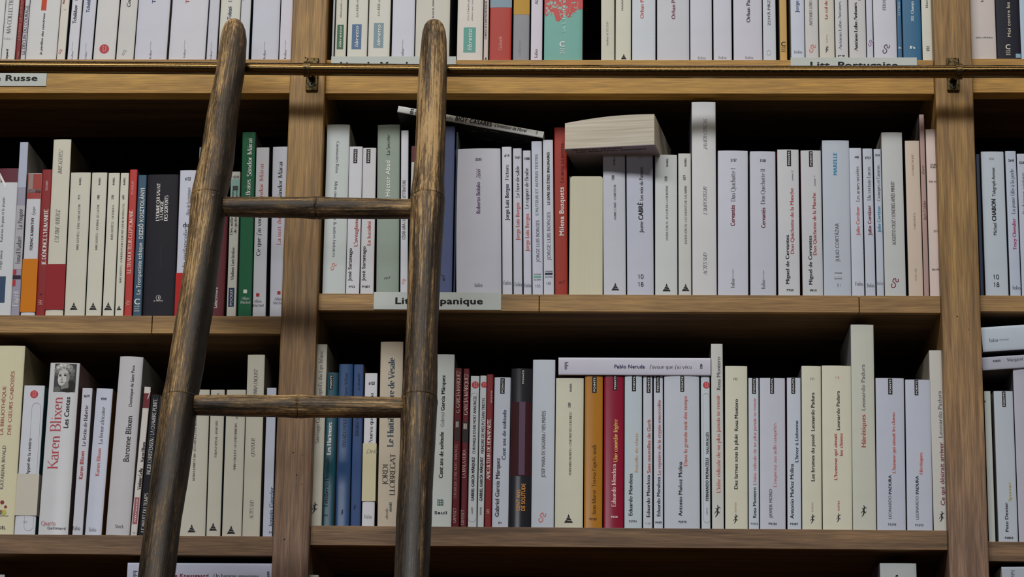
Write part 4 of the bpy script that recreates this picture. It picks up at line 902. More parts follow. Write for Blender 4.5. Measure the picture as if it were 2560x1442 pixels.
BK('mc', 'C', 578, 628, 226, (178, 180, 190), 'thin white paperback with thin grey capitals beside the paler stile', [V('a', 'CÉSAR AIRA / LE CONGRÈS DE LITTÉRATURE', 602, 940, 550, 22, 'g', 'l'), SQ(602, 1215, 34, 'c')], lean=-.002)
BK('mc', '0', 1020, 1058, 365, (178, 178, 180), 'white book with crimson head almost hidden by the paler stile', [BD(362, 403, (100, 34, 46))])
BK('mc', '0', 1061, 1130, 316, (96, 108, 150), 'violet blue book beside the paler stile with bold white lettering', [V('a', 'Juan Gabriel Vasquez', 1101, 600, 540, 9, 'w', 'b'), V('p', 'nrf', 1108, 703, 685, 9, 'k', 'SI')], d=.13)
BK('mc', '0', 1133, 1137.5, 330, (34, 48, 70), 'very thin navy book beside the broad lavender one')
BK('mc', 'D', 106, 404, 350, (176, 178, 190), 'very broad lavender white paperback numbered 5205', [Hz('n', '5205', 233, 273, 424, 16, 'k', 'b'), V('t', '2666', 252, 542, 478, 28, 'p', 'SI'), V('a', 'Roberto Bolaño', 250, 770, 566, 28, 'p', 'r'), Hz('p', 'folio', 226, 278, 1252, 24, 'k', 'S')], bulge=.0022, gloss=.3, coat=.2)
BK('mc', 'D', 409, 475, 334, (178, 181, 192), 'white paperback numbered 614 with navy author name', [Hz('n', '614', 422, 454, 398, 16, 'k', 'b'), V('t', 'Fictions', 438, 550, 450, 24, 'k', 'S'), V('a', 'Jorge Luis Borges', 438, 815, 578, 26, 'n', 'b'), Hz('p', 'folio', 416, 468, 1236, 24, 'k', 'S')], lean=.0)
BK('mc', 'D', 482, 541, 344, (172, 174, 188), 'thin white paperback numbered 1461 with coral author name', [Hz('n', '1461', 490, 525, 410, 16, 'k', 'b'), V('t', 'Le livre de sable', 508, 665, 460, 24, 'k', 'S'), V('a', 'Jorge Luis Borges', 508, 945, 698, 26, 'c', 'b'), Hz('p', 'folio', 488, 536, 1246, 24, 'k', 'S')])
BK('mc', 'D', 548, 601, 358, (170, 173, 188), 'thin white paperback numbered 1588 with coral author name', [Hz('n', '1588', 550, 588, 418, 16, 'k', 'b'), V('t', 'Le rapport de Brodie', 568, 738, 472, 24, 'k', 'S'), V('a', 'Jorge Luis Borges', 570, 1018, 770, 26, 'c', 'b'), Hz('p', 'folio', 553, 598, 1252, 24, 'k', 'S')])
def imag(x0, x1, y, col, n, nx0, nx1, ny): return [Hz('p', "L'IMAGINAIRE", x0, x1, y-14, 8, 'k'), RC(x0, x1, y-8, y+6, col, 'colour_bar'), Hz('p', 'GALLIMARD', x0, x1, y+22, 8, 'k'), Hz('n', n, nx0, nx1, ny, 18, 'g', 'l')]
BK('mc', 'D', 606, 677, 298, (168, 172, 188), 'white paperback numbered 105 with pale green title capitals', [V('t', "L'AUTEUR ET AUTRES TEXTES", 633, 780, 382, 20, 'v', 'r'), V('a', 'JORGE LUIS BORGES', 640, 1088, 815, 22, 'g', 'l')] + imag(614, 662, 1186, (100, 150, 130), '105', 622, 658, 1254))
BK('mc', 'D', 680, 749, 288, (176, 180, 192), 'white paperback numbered 188 with dark title capitals', [V('t', 'LE LIVRE DES ÊTRES IMAGINAIRES', 710, 712, 368, 18, 'k', 'b'), V('a', 'JORGE LUIS BORGES', 712, 1075, 760, 24, 'g', 'l')] + imag(688, 738, 1167, (40, 44, 62), '188', 696, 728, 1236))
BK('mc', 'D', 753, 839, 207, (158, 52, 36), 'tall orange red book with bold white author name', [V('t', 'Ça aussi, ça passera', 798, 568, 310, 24, (70, 22, 16), 'S'), V('a', 'Milena Busquets', 796, 915, 598, 32, 'w', 'b'), Hz('p', 'nrf', 778, 822, 1228, 20, 'k', 'SI')], d=.14, lean=-.002)
BK('mc', 'E', 286, 434, 402, (172, 175, 186), 'white striped triangle paperback beneath the lying thick book', babel(360, 355, 'JAUME CABRÉ • CONFITEOR', '1280', cap=14, y0=838, y1=606, yt=480, yn=578, tri=362, ty=1275, ts=52))
BK('mc', 'E', 440, 616, 392, (168, 172, 188), 'broad bluish paperback with large black 10 over 18', [V('a', 'Jaume', 532, 922, 850, 26, 'k', 'l'), V('a', 'CABRÉ', 528, 838, 725, 32, 'k', 'B'), V('t', 'Les voix du Pamano', 532, 710, 492, 26, 'k', 'l'), Hz('n', '4515', 512, 540, 440, 16, 'l'), Hz('p', '10', 512, 548, 1224, 28, 'k', 'r'), Hz('p', '18', 512, 548, 1274, 28, 'k', 'r')], d=.11)
BK('mc', 'E', 623, 771, 412, (174, 180, 182), 'white striped triangle paperback numbered 1228, broader of the pair beside the tall book', babel(701, 702, 'JAVIER CERCAS • LES LOIS DE LA FRONTIÈRE', '1228', cap=14, y0=972, y1=612, yt=488, yn=585, tri=698, ty=1280, ts=54))
BK('mc', 'E', 777, 862, 403, (178, 179, 178), 'white striped triangle paperback numbered 621, narrower of the pair beside the tall book', babel(824, 822, 'JAVIER CERCAS • LES SOLDATS DE SALAMINE', '621', cap=14, y0=996, y1=612, yt=486, yn=578, tri=823, ty=1280, ts=50))
BK('mc', 'F', 81, 242, 66, (178, 180, 184), 'tallest white book of the middle shelf, grey slanting capitals', [V('a', 'JAVIER CERCAS', 165, 378, 175, 24, 'g', 'SI'), V('t', "L'IMPOSTEUR", 165, 805, 620, 24, 'g', 'SI'), V('p', 'ACTES SUD', 165, 1203, 1053, 24, 'g', 'SI')], d=.125, side=((110, 108, 122), None))
BK('mc', 'F', 248, 449, 386, (170, 173, 188), 'broad lavender paperback numbered 5157 with maroon author name', [Hz('n', '5157', 331, 370, 456, 18, 'k', 'b'), V('t', 'Don Quichotte I', 347, 718, 500, 30, 'g', 'S'), V('a', 'Cervantès', 344, 878, 742, 30, 'd', 'b'), FC(345, 1285, 1160, 24)])
BK('mc', 'F', 461, 632, 390, (168, 171, 186), 'lavender paperback numbered 5158 with maroon author name', [Hz('n', '5158', 524, 562, 458, 18, 'k', 'b'), V('t', 'Don Quichotte II', 542, 735, 505, 28, 'g', 'S'), V('a', 'Cervantès', 545, 892, 758, 28, 'd', 'b'), FC(545, 1290, 1168, 24)])
BK('mc', 'F', 644, 788, 378, (172, 175, 182), 'white paperback with black tag and red title, numbered P920', [PT(701, 728, 384, 486), V('t', 'Don Quichotte de la Manche', 733, 1060, 630, 24, 'r', 'r'), V('u', 'tome 2', 735, 580, 515, 14, 'l'), V('a', 'Miguel de Cervantes', 703, 1258, 938, 24, 'k', 'b'), Hz('n', 'P920', 700, 744, 1304, 14, 'k', 'b')], side=((120, 40, 38), None))
BK('mc', 'F', 804, 940, 384, (172, 175, 182), 'white paperback with black tag and red title, numbered P919', [PT(845, 870, 388, 490), V('t', 'Don Quichotte de la Manche', 880, 1068, 660, 24, 'r', 'r'), V('u', 'tome 1', 882, 615, 550, 14, 'l'), V('a', 'Miguel de Cervantes', 853, 1262, 942, 24, 'k', 'b'), Hz('n', 'P919', 852, 896, 1308, 14, 'k', 'b')], side=((120, 40, 50), None))
BK('mc', 'G', 104, 285, 318, (160, 168, 182), 'tall bluish paperback with bright blue title at its head', [V('t', 'MARELLE', 176, 544, 398, 26, 's', 'b'), V('a', 'JULIO CORTÁZAR', 190, 1112, 860, 26, 'g', 'l')] + imag(172, 222, 1204, (170, 176, 186), '51', 190, 212, 1274), d=.115)
BK('mc', 'G', 288, 371, 367, (168, 173, 188), 'white paperback numbered 448 with coral author name', [Hz('n', '448', 304, 332, 434, 16, 'k', 'b'), V('t', 'Les armes secrètes', 324, 718, 488, 24, 'g', 'S'), V('a', 'Julio Cortázar', 325, 938, 750, 24, 'c', 'b'), Hz('p', 'folio', 310, 362, 1268, 24, 'k', 'S')])
BK('mc', 'G', 377, 444, 371, (165, 171, 186), 'thin white paperback numbered 5727 with maroon author name', [Hz('n', '5727', 374, 412, 438, 16, 'k', 'b'), V('t', 'Un certain Lucas', 398, 710, 490, 24, 'g', 'S'), V('a', 'Julio Cortázar', 402, 938, 742, 24, 'd', 'b'), Hz('p', 'folio', 386, 434, 1278, 24, 'k', 'S')])
BK('mc', 'G', 451, 500, 374, (160, 167, 182), 'thin white paperback with blue author name beside the tall white one', [Hz('n', '2435', 440, 470, 420, 14, 'k', 'b'), V('t', 'Cronopes et Fameux', 460, 714, 478, 22, 'g', 'S'), V('a', 'Julio Cortázar', 464, 918, 745, 22, 's', 'b'), Hz('p', 'folio', 452, 492, 1262, 20, 'g', 'S')])
BK('mc', 'G', 504, 644, 265, (166, 170, 172), 'tall grey white book with thin grey capitals and a maroon curl', [V('a', 'AUGUSTO CRUZ / LONDRES APRÈS MINUIT', 558, 1002, 585, 26, 'g', 'l'), SQ(570, 1252, 64, 'd')], side=(None, (34, 48, 78)))
BK('mc', 'G', 660, 757, 320, (178, 164, 152), 'pale pink beige book near the second upright, faint tiny lettering', [V('t', 'COSMÉTIQUE', 686, 545, 405, 13, (150, 132, 120), 'S'), V('a', 'SAMANTA', 698, 900, 790, 14, (150, 132, 120), 'S'), V('p', 'ACTES SUD', 706, 1240, 1155, 12, (150, 132, 120), 'S')])
BK('mc', 'G', 761, 795, 148, (150, 126, 122), 'thin tall mottled mauve book rising above its pink neighbours', [V('t', 'Ines', 752, 540, 480, 20, (110, 80, 80), 'SI'), V('t', 'Inés Calder', 765, 840, 710, 24, (110, 80, 80), 'SI')], side=((70, 60, 62), None), d=.13, lean=-.001)
BK('mc', 'G', 800, 905, 245, (182, 168, 164), 'pinkish white book tucked against the second upright', [Hz('a', 'CARLOS', 802, 862, 482, 12, 'k', 'b'), Hz('a', 'FUENTES', 802, 868, 498, 12, 'k', 'b'), Hz('t', 'Adan en Eden', 792, 870, 592, 14, 'd'), Hz('p', 'nrf', 822, 860, 918, 22, 'k', 'SI'), Hz('p', 'GALLIMARD', 812, 880, 1168, 12, 'k')], d=.13)
# ---------------- middle row, last bay
BK('mr', 'H', 330, 350, 580, (40, 52, 74), 'thin navy book beside the second upright on the middle shelf')
BK('mr', 'H', 358, 485, 566, (160, 170, 182), 'broad pale paperback with black 10 over 18 past the second upright', [Hz('n', '500', 378, 404, 610, 12, 'l'), V('t', 'Telegraph Avenue', 400, 810, 654, 20, 'k', 'l'), V('a', 'CHABON', 402, 945, 825, 24, 'k', 'B'), V('a', 'Michael', 408, 1022, 955, 20, 'k', 'l'), Hz('p', '10', 400, 432, 1262, 24, 'k'), Hz('p', '18', 402, 434, 1304, 24, 'k')], side=(None, (60, 110, 130)))
BK('mr', 'H', 493, 553, 563, (158, 168, 186), 'white paperback with magenta author name past the second upright', [Hz('n', '2648', 482, 512, 620, 14, 'k', 'b'), V('t', 'La jeune fille à la perle', 505, 905, 660, 20, 'g', 'S'), V('a', 'Tracy Chevalier', 514, 1102, 930, 20, 'm', 'b'), Hz('p', 'folio', 505, 548, 1318, 20, 'k', 'S')])
BK('mr', 'H', 557, 640, 578, (160, 166, 182), 'white paperback cut by the picture edge on the middle shelf', [Hz('n', '526', 542, 570, 632, 14, 'k', 'b'), V('t', 'Prodigieuses créatures', 566, 905, 680, 20, 'g', 'S')])
# ---------------- lower row, first bay
def flower(fc, w, h):
    for nme, col, L_ in (('flower_print', (120, 45, 50), [(14, 995, 12), (34, 1022, 9), (6, 1050, 8)]), ('flowerpot_print', (165, 160, 80), [(22, 1055, 17)]), ('flowerpot_print', (70, 80, 110), [(4, 1058, 10)])):
        pts, fs = [], []
        for x, y, r in L_:
            cx, cz = fc.loc(x, y); q = fc.L(r); k = len(pts)
            pts += [(cx+math.cos(6.283*j/12)*q, cz+math.sin(6.283*j/12)*q) for j in range(12)]; fs.append(tuple(range(k, k+12)))
        fc.put(nme, pts, fs, ink(col))
    cx, cz = fc.loc(20, 1077); q = fc.L(30); fc.put('table_line', [(cx-q, cz-.0003), (cx+q, cz-.0003), (cx+q, cz+.0003), (cx-q, cz+.0003)], [(0, 1, 2, 3)], ink('k'))
BK('ll', 'I', -110, 82, 58, (182, 178, 152), 'tall thick cream book with red handwritten capitals and a flowerpot', [V('t', 'LA BIBLIOTHÈQUE', 18, 590, 300, 22, (150, 85, 80), 'l'), V('t', 'DES CŒURS CABOSSÉS', 66, 590, 210, 22, (150, 85, 80), 'l'), V('a', 'KATARINA BIVALD', 18, 915, 655, 22, 'g', 'l'), ('F', flower), Hz('p', 'DENOËL', -60, 34, 1155, 18, 'k')], side=(None, (128, 122, 100)), d=.145)
BK('ll', 'I', 84, 210, 296, (176, 180, 190), 'white paperback with round red badge, torn paper band and teal side', [CI(205, 348, 24), OV(168, 222, 400, 1165), V('t', "L'Appel de la rivière", 172, 850, 612, 20, 'k', 'l'), Hz('n', '3715', 140, 162, 1118, 12, 'l'), WRAP(822, 1072, (172, 168, 160), 12)], side=(None, (36, 92, 104)))
def portrait(fc, w, h):
    # a small black and white photograph: dark ground, pale face turned aside, curled grey hair
    def blob(cx, cy, rx, ry, col, off):
        pts, fs = ovals(fc, cx, cy, rx, ry); fc.put('photo_tone', pts, fs, ink(col), off)
    X0, Z0 = fc.loc(319, 334); X1 = X0 + fc.L(132); Z1 = fc.loc(385, 166)[1]; pts, fs = [], []
    for i in range(13):
        x = X0+(X1-X0)*i/12; pts += [(x, Z0), (x, Z1)]
        if i: fs.append((2*i-2, 2*i, 2*i+1, 2*i-1))
    fc.put('photograph', pts, fs, ink((58, 58, 62)), .00012)
    g = lambda v: (v, v, v)
    blob(425, 300, 26, 34, g(30), .00016); blob(340, 318, 22, 16, g(88), .00016)
    for cx, cy, r, c in ((345, 205, 20, 120), (356, 188, 20, 150), (376, 180, 22, 170), (398, 180, 22, 150), (418, 190, 22, 128), (432, 208, 18, 105), (434, 232, 14, 90), (338, 228, 12, 84), (428, 250, 14, 76)):
        blob(cx, cy, r, r*.85, g(c), .0002)
    for cx, cy, r, c in ((350, 190, 7, 190), (368, 178, 8, 195), (392, 174, 8, 190), (412, 186, 7, 170), (426, 204, 6, 150), (342, 210, 6, 90), (384, 190, 7, 110), (404, 196, 7, 100)):
        blob(cx, cy, r, r*.6, g(c), .00024)
    blob(388, 296, 24, 36, g(112), .00026)
    blob(382, 240, 34, 44, g(168), .0003); blob(372, 262, 26, 34, g(176), .00034); blob(368, 282, 18, 16, g(172), .00038)
    blob(408, 248, 10, 30, g(128), .00034); blob(396, 286, 9, 14, g(120), .00036)
    blob(362, 238, 9, 5, g(70), .00042); blob(392, 236, 9, 5, g(70), .00042); blob(362, 230, 10, 2.5, g(105), .00044); blob(393, 227, 11, 2.5, g(105), .00044)
    blob(362, 239, 3.5, 3.5, g(20), .00048); blob(391, 237, 3.5, 3.5, g(20), .00048)
    blob(372, 256, 4, 11, g(140), .00042); blob(371, 264, 6, 2.5, g(95), .00044); blob(372, 277, 10, 2.6, g(72), .00046)
    blob(405, 325, 36, 12, g(24), .0004)
BK('ll', 'I', 227, 408, 162, (180, 182, 188), 'thick glossy white book with large red name and a portrait photo', [('F', portrait), V('a', 'Karen Blixen', 330, 795, 365, 62, (165, 62, 72), 'S'), V('t', 'Les Contes', 400, 550, 365, 30, 'k', 'b'), Hz('s', 'Quarto', 246, 332, 1132, 26, (150, 60, 75), 'S'), Hz('p', 'Gallimard', 283, 392, 1156, 16, 'g', 'b')], side=(None, (112, 92, 92)), d=.145, gloss=.25, coat=.4, lean=.013, bulge=.0016)
BK('ll', 'I', 432, 495, 312, (172, 174, 186), 'thin white paperback numbered 4679 with dark red author name', [Hz('n', '4679', 502, 536, 366, 16, 'k', 'b'), V('t', 'Le festin de Babette', 510, 658, 415, 22, 'k', 'S'), V('a', 'Karen Blixen', 488, 855, 688, 24, 'r', 'b'), Hz('p', 'folio', 434, 480, 1160, 22, 'k', 'S')], side=(None, (120, 112, 112)), lean=.013)
BK('ll', 'I', 508, 609, 315, (172, 178, 194), 'white paperback numbered 4440 with an orange cover side', [Hz('n', '4440', 604, 638, 382, 16, 'k', 'b'), V('t', 'La ferme africaine', 610, 645, 425, 24, 'g', 'S'), V('a', 'Karen Blixen', 588, 835, 672, 24, 'c', 'r'), Hz('p', 'folio', 532, 576, 1168, 22, 'g', 'S')], side=(None, (150, 100, 40)), lean=.025, coat=.4)
BK('ll', 'I', 632, 776, 126, (172, 172, 178), 'thick tall grey white book with rounded shoulders and thin black name', [V('a', 'Dominique de Saint Pern', 790, 422, 178, 20, 'k', 'l'), V('t', 'Baronne Blixen', 765, 752, 480, 36, 'k', 'l'), Hz('p', 'Stock', 690, 742, 1148, 20, 'k', 'S')], side=(None, (120, 120, 122)), d=.15, lean=.028, bulge=.0025)
BK('ll', 'I', 781, 821, 304, (178, 174, 172), 'thin leaning paperback with a crimson head marked 1 and pink block', [BD(300, 388, (110, 36, 48)), Hz('n', '1', 882, 898, 378, 54, 'w', 'SI'), V('a', 'Violaine Gelly', 838, 920, 790, 20, 'k', 'SB'), V('t', 'Karen Blixen', 856, 752, 632, 18, 'k', 'SB'), RC(800, 828, 965, 1125, (140, 80, 90), s='libretto'), Hz('n', '491', 792, 816, 1182, 10, 'l')], lean=.043)
BK('ll', 'I', 826, 880, 350, (28, 28, 33), 'thin leaning black book with white capitals beside the darker stile', [V('a', 'INGER CHRISTENSEN / LA CHAMBRE PEINTE', 910, 830, 375, 22, 'w', 'S'), V('p', 'LE BRUIT DU TEMPS', 866, 1175, 940, 20, 'w', 'S')], lean=.045, side=(None, (176, 174, 164)))
BK('ll', 'J', 352, 511, 322, (180, 178, 168), 'cream striped triangle paperback beside the darker stile, partly hidden', [V('t', 'MARIA ERNESTAM • LES OREILLES DE BUSTER', 448, 865, 470, 13, 'k', 'S'), TRI(429, 1150, 48)], lean=.0)
BK('ll', 'J', 516, 601, 322, (181, 179, 169), 'narrow cream striped triangle paperback between two broader ones', [V('t', 'TOMAS ESPEDAL • MARCHER', 576, 728, 505, 13, 'k', 'S'), V('s', 'BABEL', 586, 385, 340, 13, 'g', 'b'), TRI(557, 1140, 48)], side=(None, (60, 90, 110)))
BK('ll', 'J', 610, 728, 322, (181, 179, 169), 'cream striped triangle paperback beside the tall cream book', [V('t', 'ANNA ENQUIST • LES ENDORMEURS', 690, 805, 520, 13, 'k', 'S'), V('n', '1292', 700, 495, 470, 12, 'g'), TRI(665, 1158, 50)])
BK('ll', 'J', 731, 837, 112, (178, 176, 164), 'tall cream book with grey slanting capitals on the lower shelf', [V('a', 'ANNA ENQUIST', 812, 360, 195, 22, 'g', 'SI'), V('t', 'QUATUOR', 796, 720, 610, 22, 'g', 'SI'), V('p', 'ACTES SUD', 788, 1097, 982, 22, 'g', 'SI')], side=(None, (104, 102, 96)), d=.12)
BK('ll', 'J', 853, 912, 310, (172, 178, 194), 'bluish paperback with blue author name beside the first upright', [V('a', 'Jostein Gaarder', 905, 1140, 902, 26, (78, 98, 120), 'r'), Hz('n', 'P4', 892, 910, 1180, 12, 'g', 'b')])
# ---------------- lower row, middle bay
BK('lc', 'K', 96, 168, 106, (160, 158, 148), 'tall grey cream book tucked behind the first upright, black lizard mark', [V('t', 'Captifs du Lys blanc', 160, 465, 145, 24, 'g', 'S'), V('a', 'Santiago Gamboa', 142, 755, 500, 24, 'g', 'S'), LZ(122, 1175, 80)], d=.125)
BK('lc', 'K', 172, 246, 291, (26, 76, 90), 'dark teal paperback with white title', [PT(218, 242, 304, 402), V('t', 'Les Hortenses', 218, 830, 618, 26, 'w', 'SB'), V('a', 'Felisberto Hernández', 200, 1170, 835, 26, (12, 30, 42), 'SB'), Hz('n', 'P23', 180, 208, 1232, 12, (12, 30, 42), 'b')], gloss=.22, coat=.7)
BK('lc', 'K', 256, 350, 236, (52, 82, 124), 'glossy blue paperback with slanting dark title, thicker of two alike', [V('t', 'Signor Hoffman', 326, 445, 295, 22, (20, 30, 60), 'SI'), V('a', 'EDUARDO HALFON', 318, 780, 560, 22, (20, 30, 60), 'S'), LZ(303, 1205, 44, (14, 22, 44))], gloss=.2, coat=.8)
BK('lc', 'K', 356, 422, 238, (56, 80, 126), 'blue paperback with slanting dark title, thinner of two alike', [V('t', 'La pirouette', 410, 408, 295, 20, (20, 30, 60), 'SI'), V('a', 'EDUARDO HALFON', 402, 705, 520, 22, (20, 30, 60), 'S'), LZ(385, 1172, 38, (14, 22, 44))])
BK('lc', 'K', 430, 514, 296, (178, 179, 186), 'white paperback numbered 6102 wearing a cream paper band', [Hz('n', '6102', 476, 516, 370, 18, 'k', 'b'), V('t', 'Pourvu que la samba', 492, 760, 425, 24, 'k', 'S'), WRAP(755, 1134, (176, 170, 142), 18, ('Dela', 460, 535, 820, 26)), Hz('p', 'folio', 447, 496, 1246, 24, 'g', 'S')], side=(None, (60, 56, 52)))
BK('lc', 'K', 532, 684, 90, (170, 160, 144), 'tall beige book with black compressed lettering beside the paler stile', [V('t', 'Le Huitième livre de Vésale', 622, 778, 195, 40, (50, 70, 84), 'SB'), V('a', 'JORDI', 584, 1025, 892, 34, 'k', 'S'), V('a', 'LLOBREGAT', 632, 1095, 822, 34, 'k', 'S'), V('p', 'cherche', 594, 1250, 1180, 18, 'k', 'SI'), V('p', 'midi', 617, 1200, 1142, 20, (50, 70, 84), 'b')], d=.14)
BK('lc', 'L', 36, 180, 173, (172, 178, 178), 'tall pale white book beside the paler stile with bold black title', [V('a', 'García Márquez', 124, 540, 308, 26, 'k', 'b'), V('a', 'Gabriel', 120, 645, 552, 26, 'l', 'l'), V('t', 'Cent ans de solitude', 112, 982, 680, 28, 'k', 'b'), ('F', lambda fc, w, h: fc.put('publisher_mark', *(lambda c, s: ([(c[0]+u*s, c[1]+v*s) for i in range(4) for u, v in ((-1+.5*i, -1), (-.75+.5*i, -1), (-.75+.5*i, 1-.3*(i % 2)), (-1+.5*i, 1))] + [(c[0]+u*s, c[1]+v*s) for i in range(3) for u, v in ((-1, -.8+.7*i), (.75, -.8+.7*i), (.75, -.6+.7*i), (-1, -.6+.7*i))], [tuple(range(4*i, 4*i+4)) for i in range(7)]))(fc.loc(110, 1142), fc.L(22)), ink((60, 90, 85)))), Hz('p', 'Seuil', 68, 150, 1218, 20, 'k', 'b')], d=.14)
BK('lc', 'L', 183, 231, 262, (96, 26, 36), 'dark red book with white capitals and photo panel, thinner of two alike', [V('a', 'G. GARCÍA MÁRQUEZ', 224, 555, 280, 22, (205, 185, 180), 'S'), RC(203, 234, 602, 738, (44, 40, 42), 'photo_panel'), RC(208, 228, 612, 650, (150, 145, 140), 'photo_tone'), V('t', "CHRONIQUE D'UNE MORT ANNONCÉE", 207, 1120, 760, 17, (175, 130, 125), 'S'), V('p', 'GRASSET', 200, 1275, 1178, 19, (190, 160, 155), 'S')])
BK('lc', 'L', 239, 281, 265, (100, 24, 34), 'dark red book with white capitals and photo panel, wider of two alike', [V('a', 'GARCÍA MÁRQUEZ', 276, 570, 298, 24, (205, 185, 180), 'S'), RC(252, 290, 615, 748, (40, 38, 40), 'photo_panel'), RC(258, 282, 625, 662, (160, 155, 150), 'photo_tone'), V('t', 'LA MALA HORA', 262, 980, 795, 22, (195, 165, 160), 'S'), V('p', 'GRASSET', 252, 1290, 1190, 20, (190, 160, 155), 'S')], coat=.5)
BK('lc', 'L', 286, 345, 313, (172, 178, 184), 'white paperback with red badge and oval outline, numbered 6409', [CI(336, 372, 24), OV(296, 350, 425, 1270), V('a', 'GABRIEL GARCÍA MÁRQUEZ', 320, 1132, 845, 20, 'k', 'b'), V('t', "CHRONIQUE D'UNE MORT ANNONCÉE", 330, 822, 445, 20, 'k', 'l'), V('n', '6409', 315, 1215, 1172, 14, 'l')])
BK('lc', 'L', 349, 392, 311, (174, 180, 186), 'thin white paperback with red badge, numbered 30008', [CI(394, 371, 20), V('a', 'GABRIEL GARCÍA MÁRQUEZ', 375, 1132, 845, 20, 'k', 'b'), V('t', 'MÉMOIRE DE MES PUTAINS TRISTES', 386, 820, 458, 20, 'k', 'l'), V('n', '30008', 371, 1225, 1172, 14, 'l')])
BK('lc', 'L', 396, 440, 303, (134, 44, 48), 'thin red book with white upright capitals beside the 30008 paperback', [V('t', 'APICULTEUR DE BONAPARTE', 424, 995, 595, 22, 'w', 'SB'), V('a', 'José Luis de Juan', 440, 490, 410, 12, 'w', 'S'), V('p', 'VH', 418, 1215, 1186, 24, (200, 150, 145), 'i')])
BK('lc', 'L', 444, 553, 323, (170, 176, 190), 'white paperback numbered P1 with black tag and blue title', [PT(500, 529, 328, 430), V('t', 'Cent ans de solitude', 524, 862, 535, 26, 'i', 'r'), V('a', 'Gabriel García Márquez', 480, 1235, 850, 28, 'k', 'r'), Hz('n', 'P1', 488, 506, 1284, 14, 'k', 'b')])
BK('lc', 'L', 558, 697, 266, (34, 34, 40), 'black boxed book with orange title and a dark red band', [('R', 'series_tag', 638, 662, 270, 374, (24, 24, 28), 'POINTS', 'w', 'b'), BD(480, 965, (52, 24, 28)), RC(622, 662, 482, 962, (84, 62, 84), 'painted_gloss'), V('t', 'CENT ANS', 618, 1198, 1060, 26, (205, 140, 70), 'b'), V('t', 'DE SOLITUDE', 650, 1198, 1020, 26, (205, 140, 70), 'b')], gloss=.2, coat=.8, bulge=.002)  # paler strip on the band is a glossy highlight painted as colour
BK('lc', 'L', 701, 851, 208, (168, 176, 188), 'tall bluish white book with thin grey capitals and a red curl', [V('a', 'JOSEP MARIA DE SAGARRA / VIES PRIVÉES', 782, 978, 542, 26, 'g', 'l'), SQ(776, 1240, 62, 'c')], d=.12)
BK('lc', 'M', 17, 203, 328, (178, 177, 162), 'broad cream striped triangle paperback under the end of the lying book', babel(120, 122, "FERNANDO MARÍAS • L'ENFANT DES COLONELS", '1209', cap=15, y0=964, y1=550, yt=416, yn=520, tri=108, ty=1247, ts=58))
BK('lc', 'M', 209, 330, 313, (176, 122, 40), 'ochre orange paperback with dark title beneath the lying book', [PT(263, 293, 318, 424), V('t', "Juan Marsé  Teresa l'après-midi", 275, 1222, 765, 26, (70, 48, 22), 'S'), Hz('n', 'P2181', 245, 292, 1258, 13, (60, 40, 20), 'b')], gloss=.25, coat=.6)
BK('lc', 'M', 337, 470, 305, (146, 34, 62), 'crimson paperback with yellow title beneath the lying book', [PT(400, 427, 306, 408), V('a', 'Eduardo Mendoza', 405, 1172, 890, 26, (205, 175, 175), 'SB'), V('t', 'Une comédie légère', 416, 880, 598, 26, (205, 165, 95), 'SB'), Hz('n', 'P658', 388, 430, 1244, 13, 'w', 'b')], gloss=.22, coat=.7)
BK('lc', 'M', 474, 590, 312, (164, 176, 186), 'pale blue paperback numbered P2994 with faded orange title', [PT(524, 551, 312, 414), V('a', 'Eduardo Mendoza', 514, 1228, 952, 26, 'k', 'r'), V('t', 'Bataille de chats', 552, 942, 688, 24, (190, 158, 125), 'r'), Hz('n', 'P2994', 504, 556, 1272, 14, 'g', 'b')])
BK('lc', 'M', 597, 659, 314, (168, 174, 186), 'thin white paperback with black tag and long red brown title', [PT(620, 646, 316, 424), V('a', 'Eduardo Mendoza', 630, 1238, 962, 24, 'k', 'r'), V('t', 'Sans nouvelles de Gurb', 634, 950, 600, 24, (160, 80, 60), 'r'), Hz('n', 'P1389', 612, 646, 1284, 10, 'l')])
BK('lc', 'M', 667, 729, 312, (168, 174, 188), 'thin white paperback numbered P459 with black tag', [PT(681, 707, 312, 422), V('a', 'Eduardo Mendoza', 698, 1233, 975, 24, 'k', 'r'), V('t', 'Le mystère de la crypte ensorcelée', 701, 962, 470, 22, (160, 92, 75), 'r'), Hz('n', 'P459', 678, 718, 1280, 14, 'k', 'b')])
BK('lc', 'M', 736, 971, 308, (168, 174, 186), 'very broad white paperback numbered P2970 with coral title', [PT(841, 867, 312, 418), V('a', 'Antonio Muñoz Molina', 840, 1232, 876, 26, 'k', 'r'), V('t', 'Dans la grande nuit des temps', 873, 903, 445, 25, 'c', 'r'), Hz('n', 'P2970', 830, 882, 1276, 14, 'k', 'b')], side=((120, 60, 50), None))
BK('lc', 'M', 980, 1040, 312, (166, 175, 184), 'white paperback with red badge and oval outline, numbered 34173', [CI(1012, 374, 23), OV(992, 1034, 428, 1276), V('a', 'FERNANDO MONACELLI', 1016, 1132, 852, 20, 'k', 'b'), V('t', 'NAUFRAGÉS', 1018, 822, 682, 20, 'k', 'l'), V('n', '34173', 1016, 1222, 1178, 12, 'l')])
BK('lc', 'N', 152, 228, 150, (174, 176, 174), 'tall narrow pale book with coral title beside the lying book', [V('t', "L'idée ridicule de ne plus jamais te revoir", 190, 1090, 472, 26, 'c', 'r'), V('a', 'Rosa Montero', 192, 442, 232, 26, 'g', 'r'), LZ(187, 1205, 80)], d=.12)
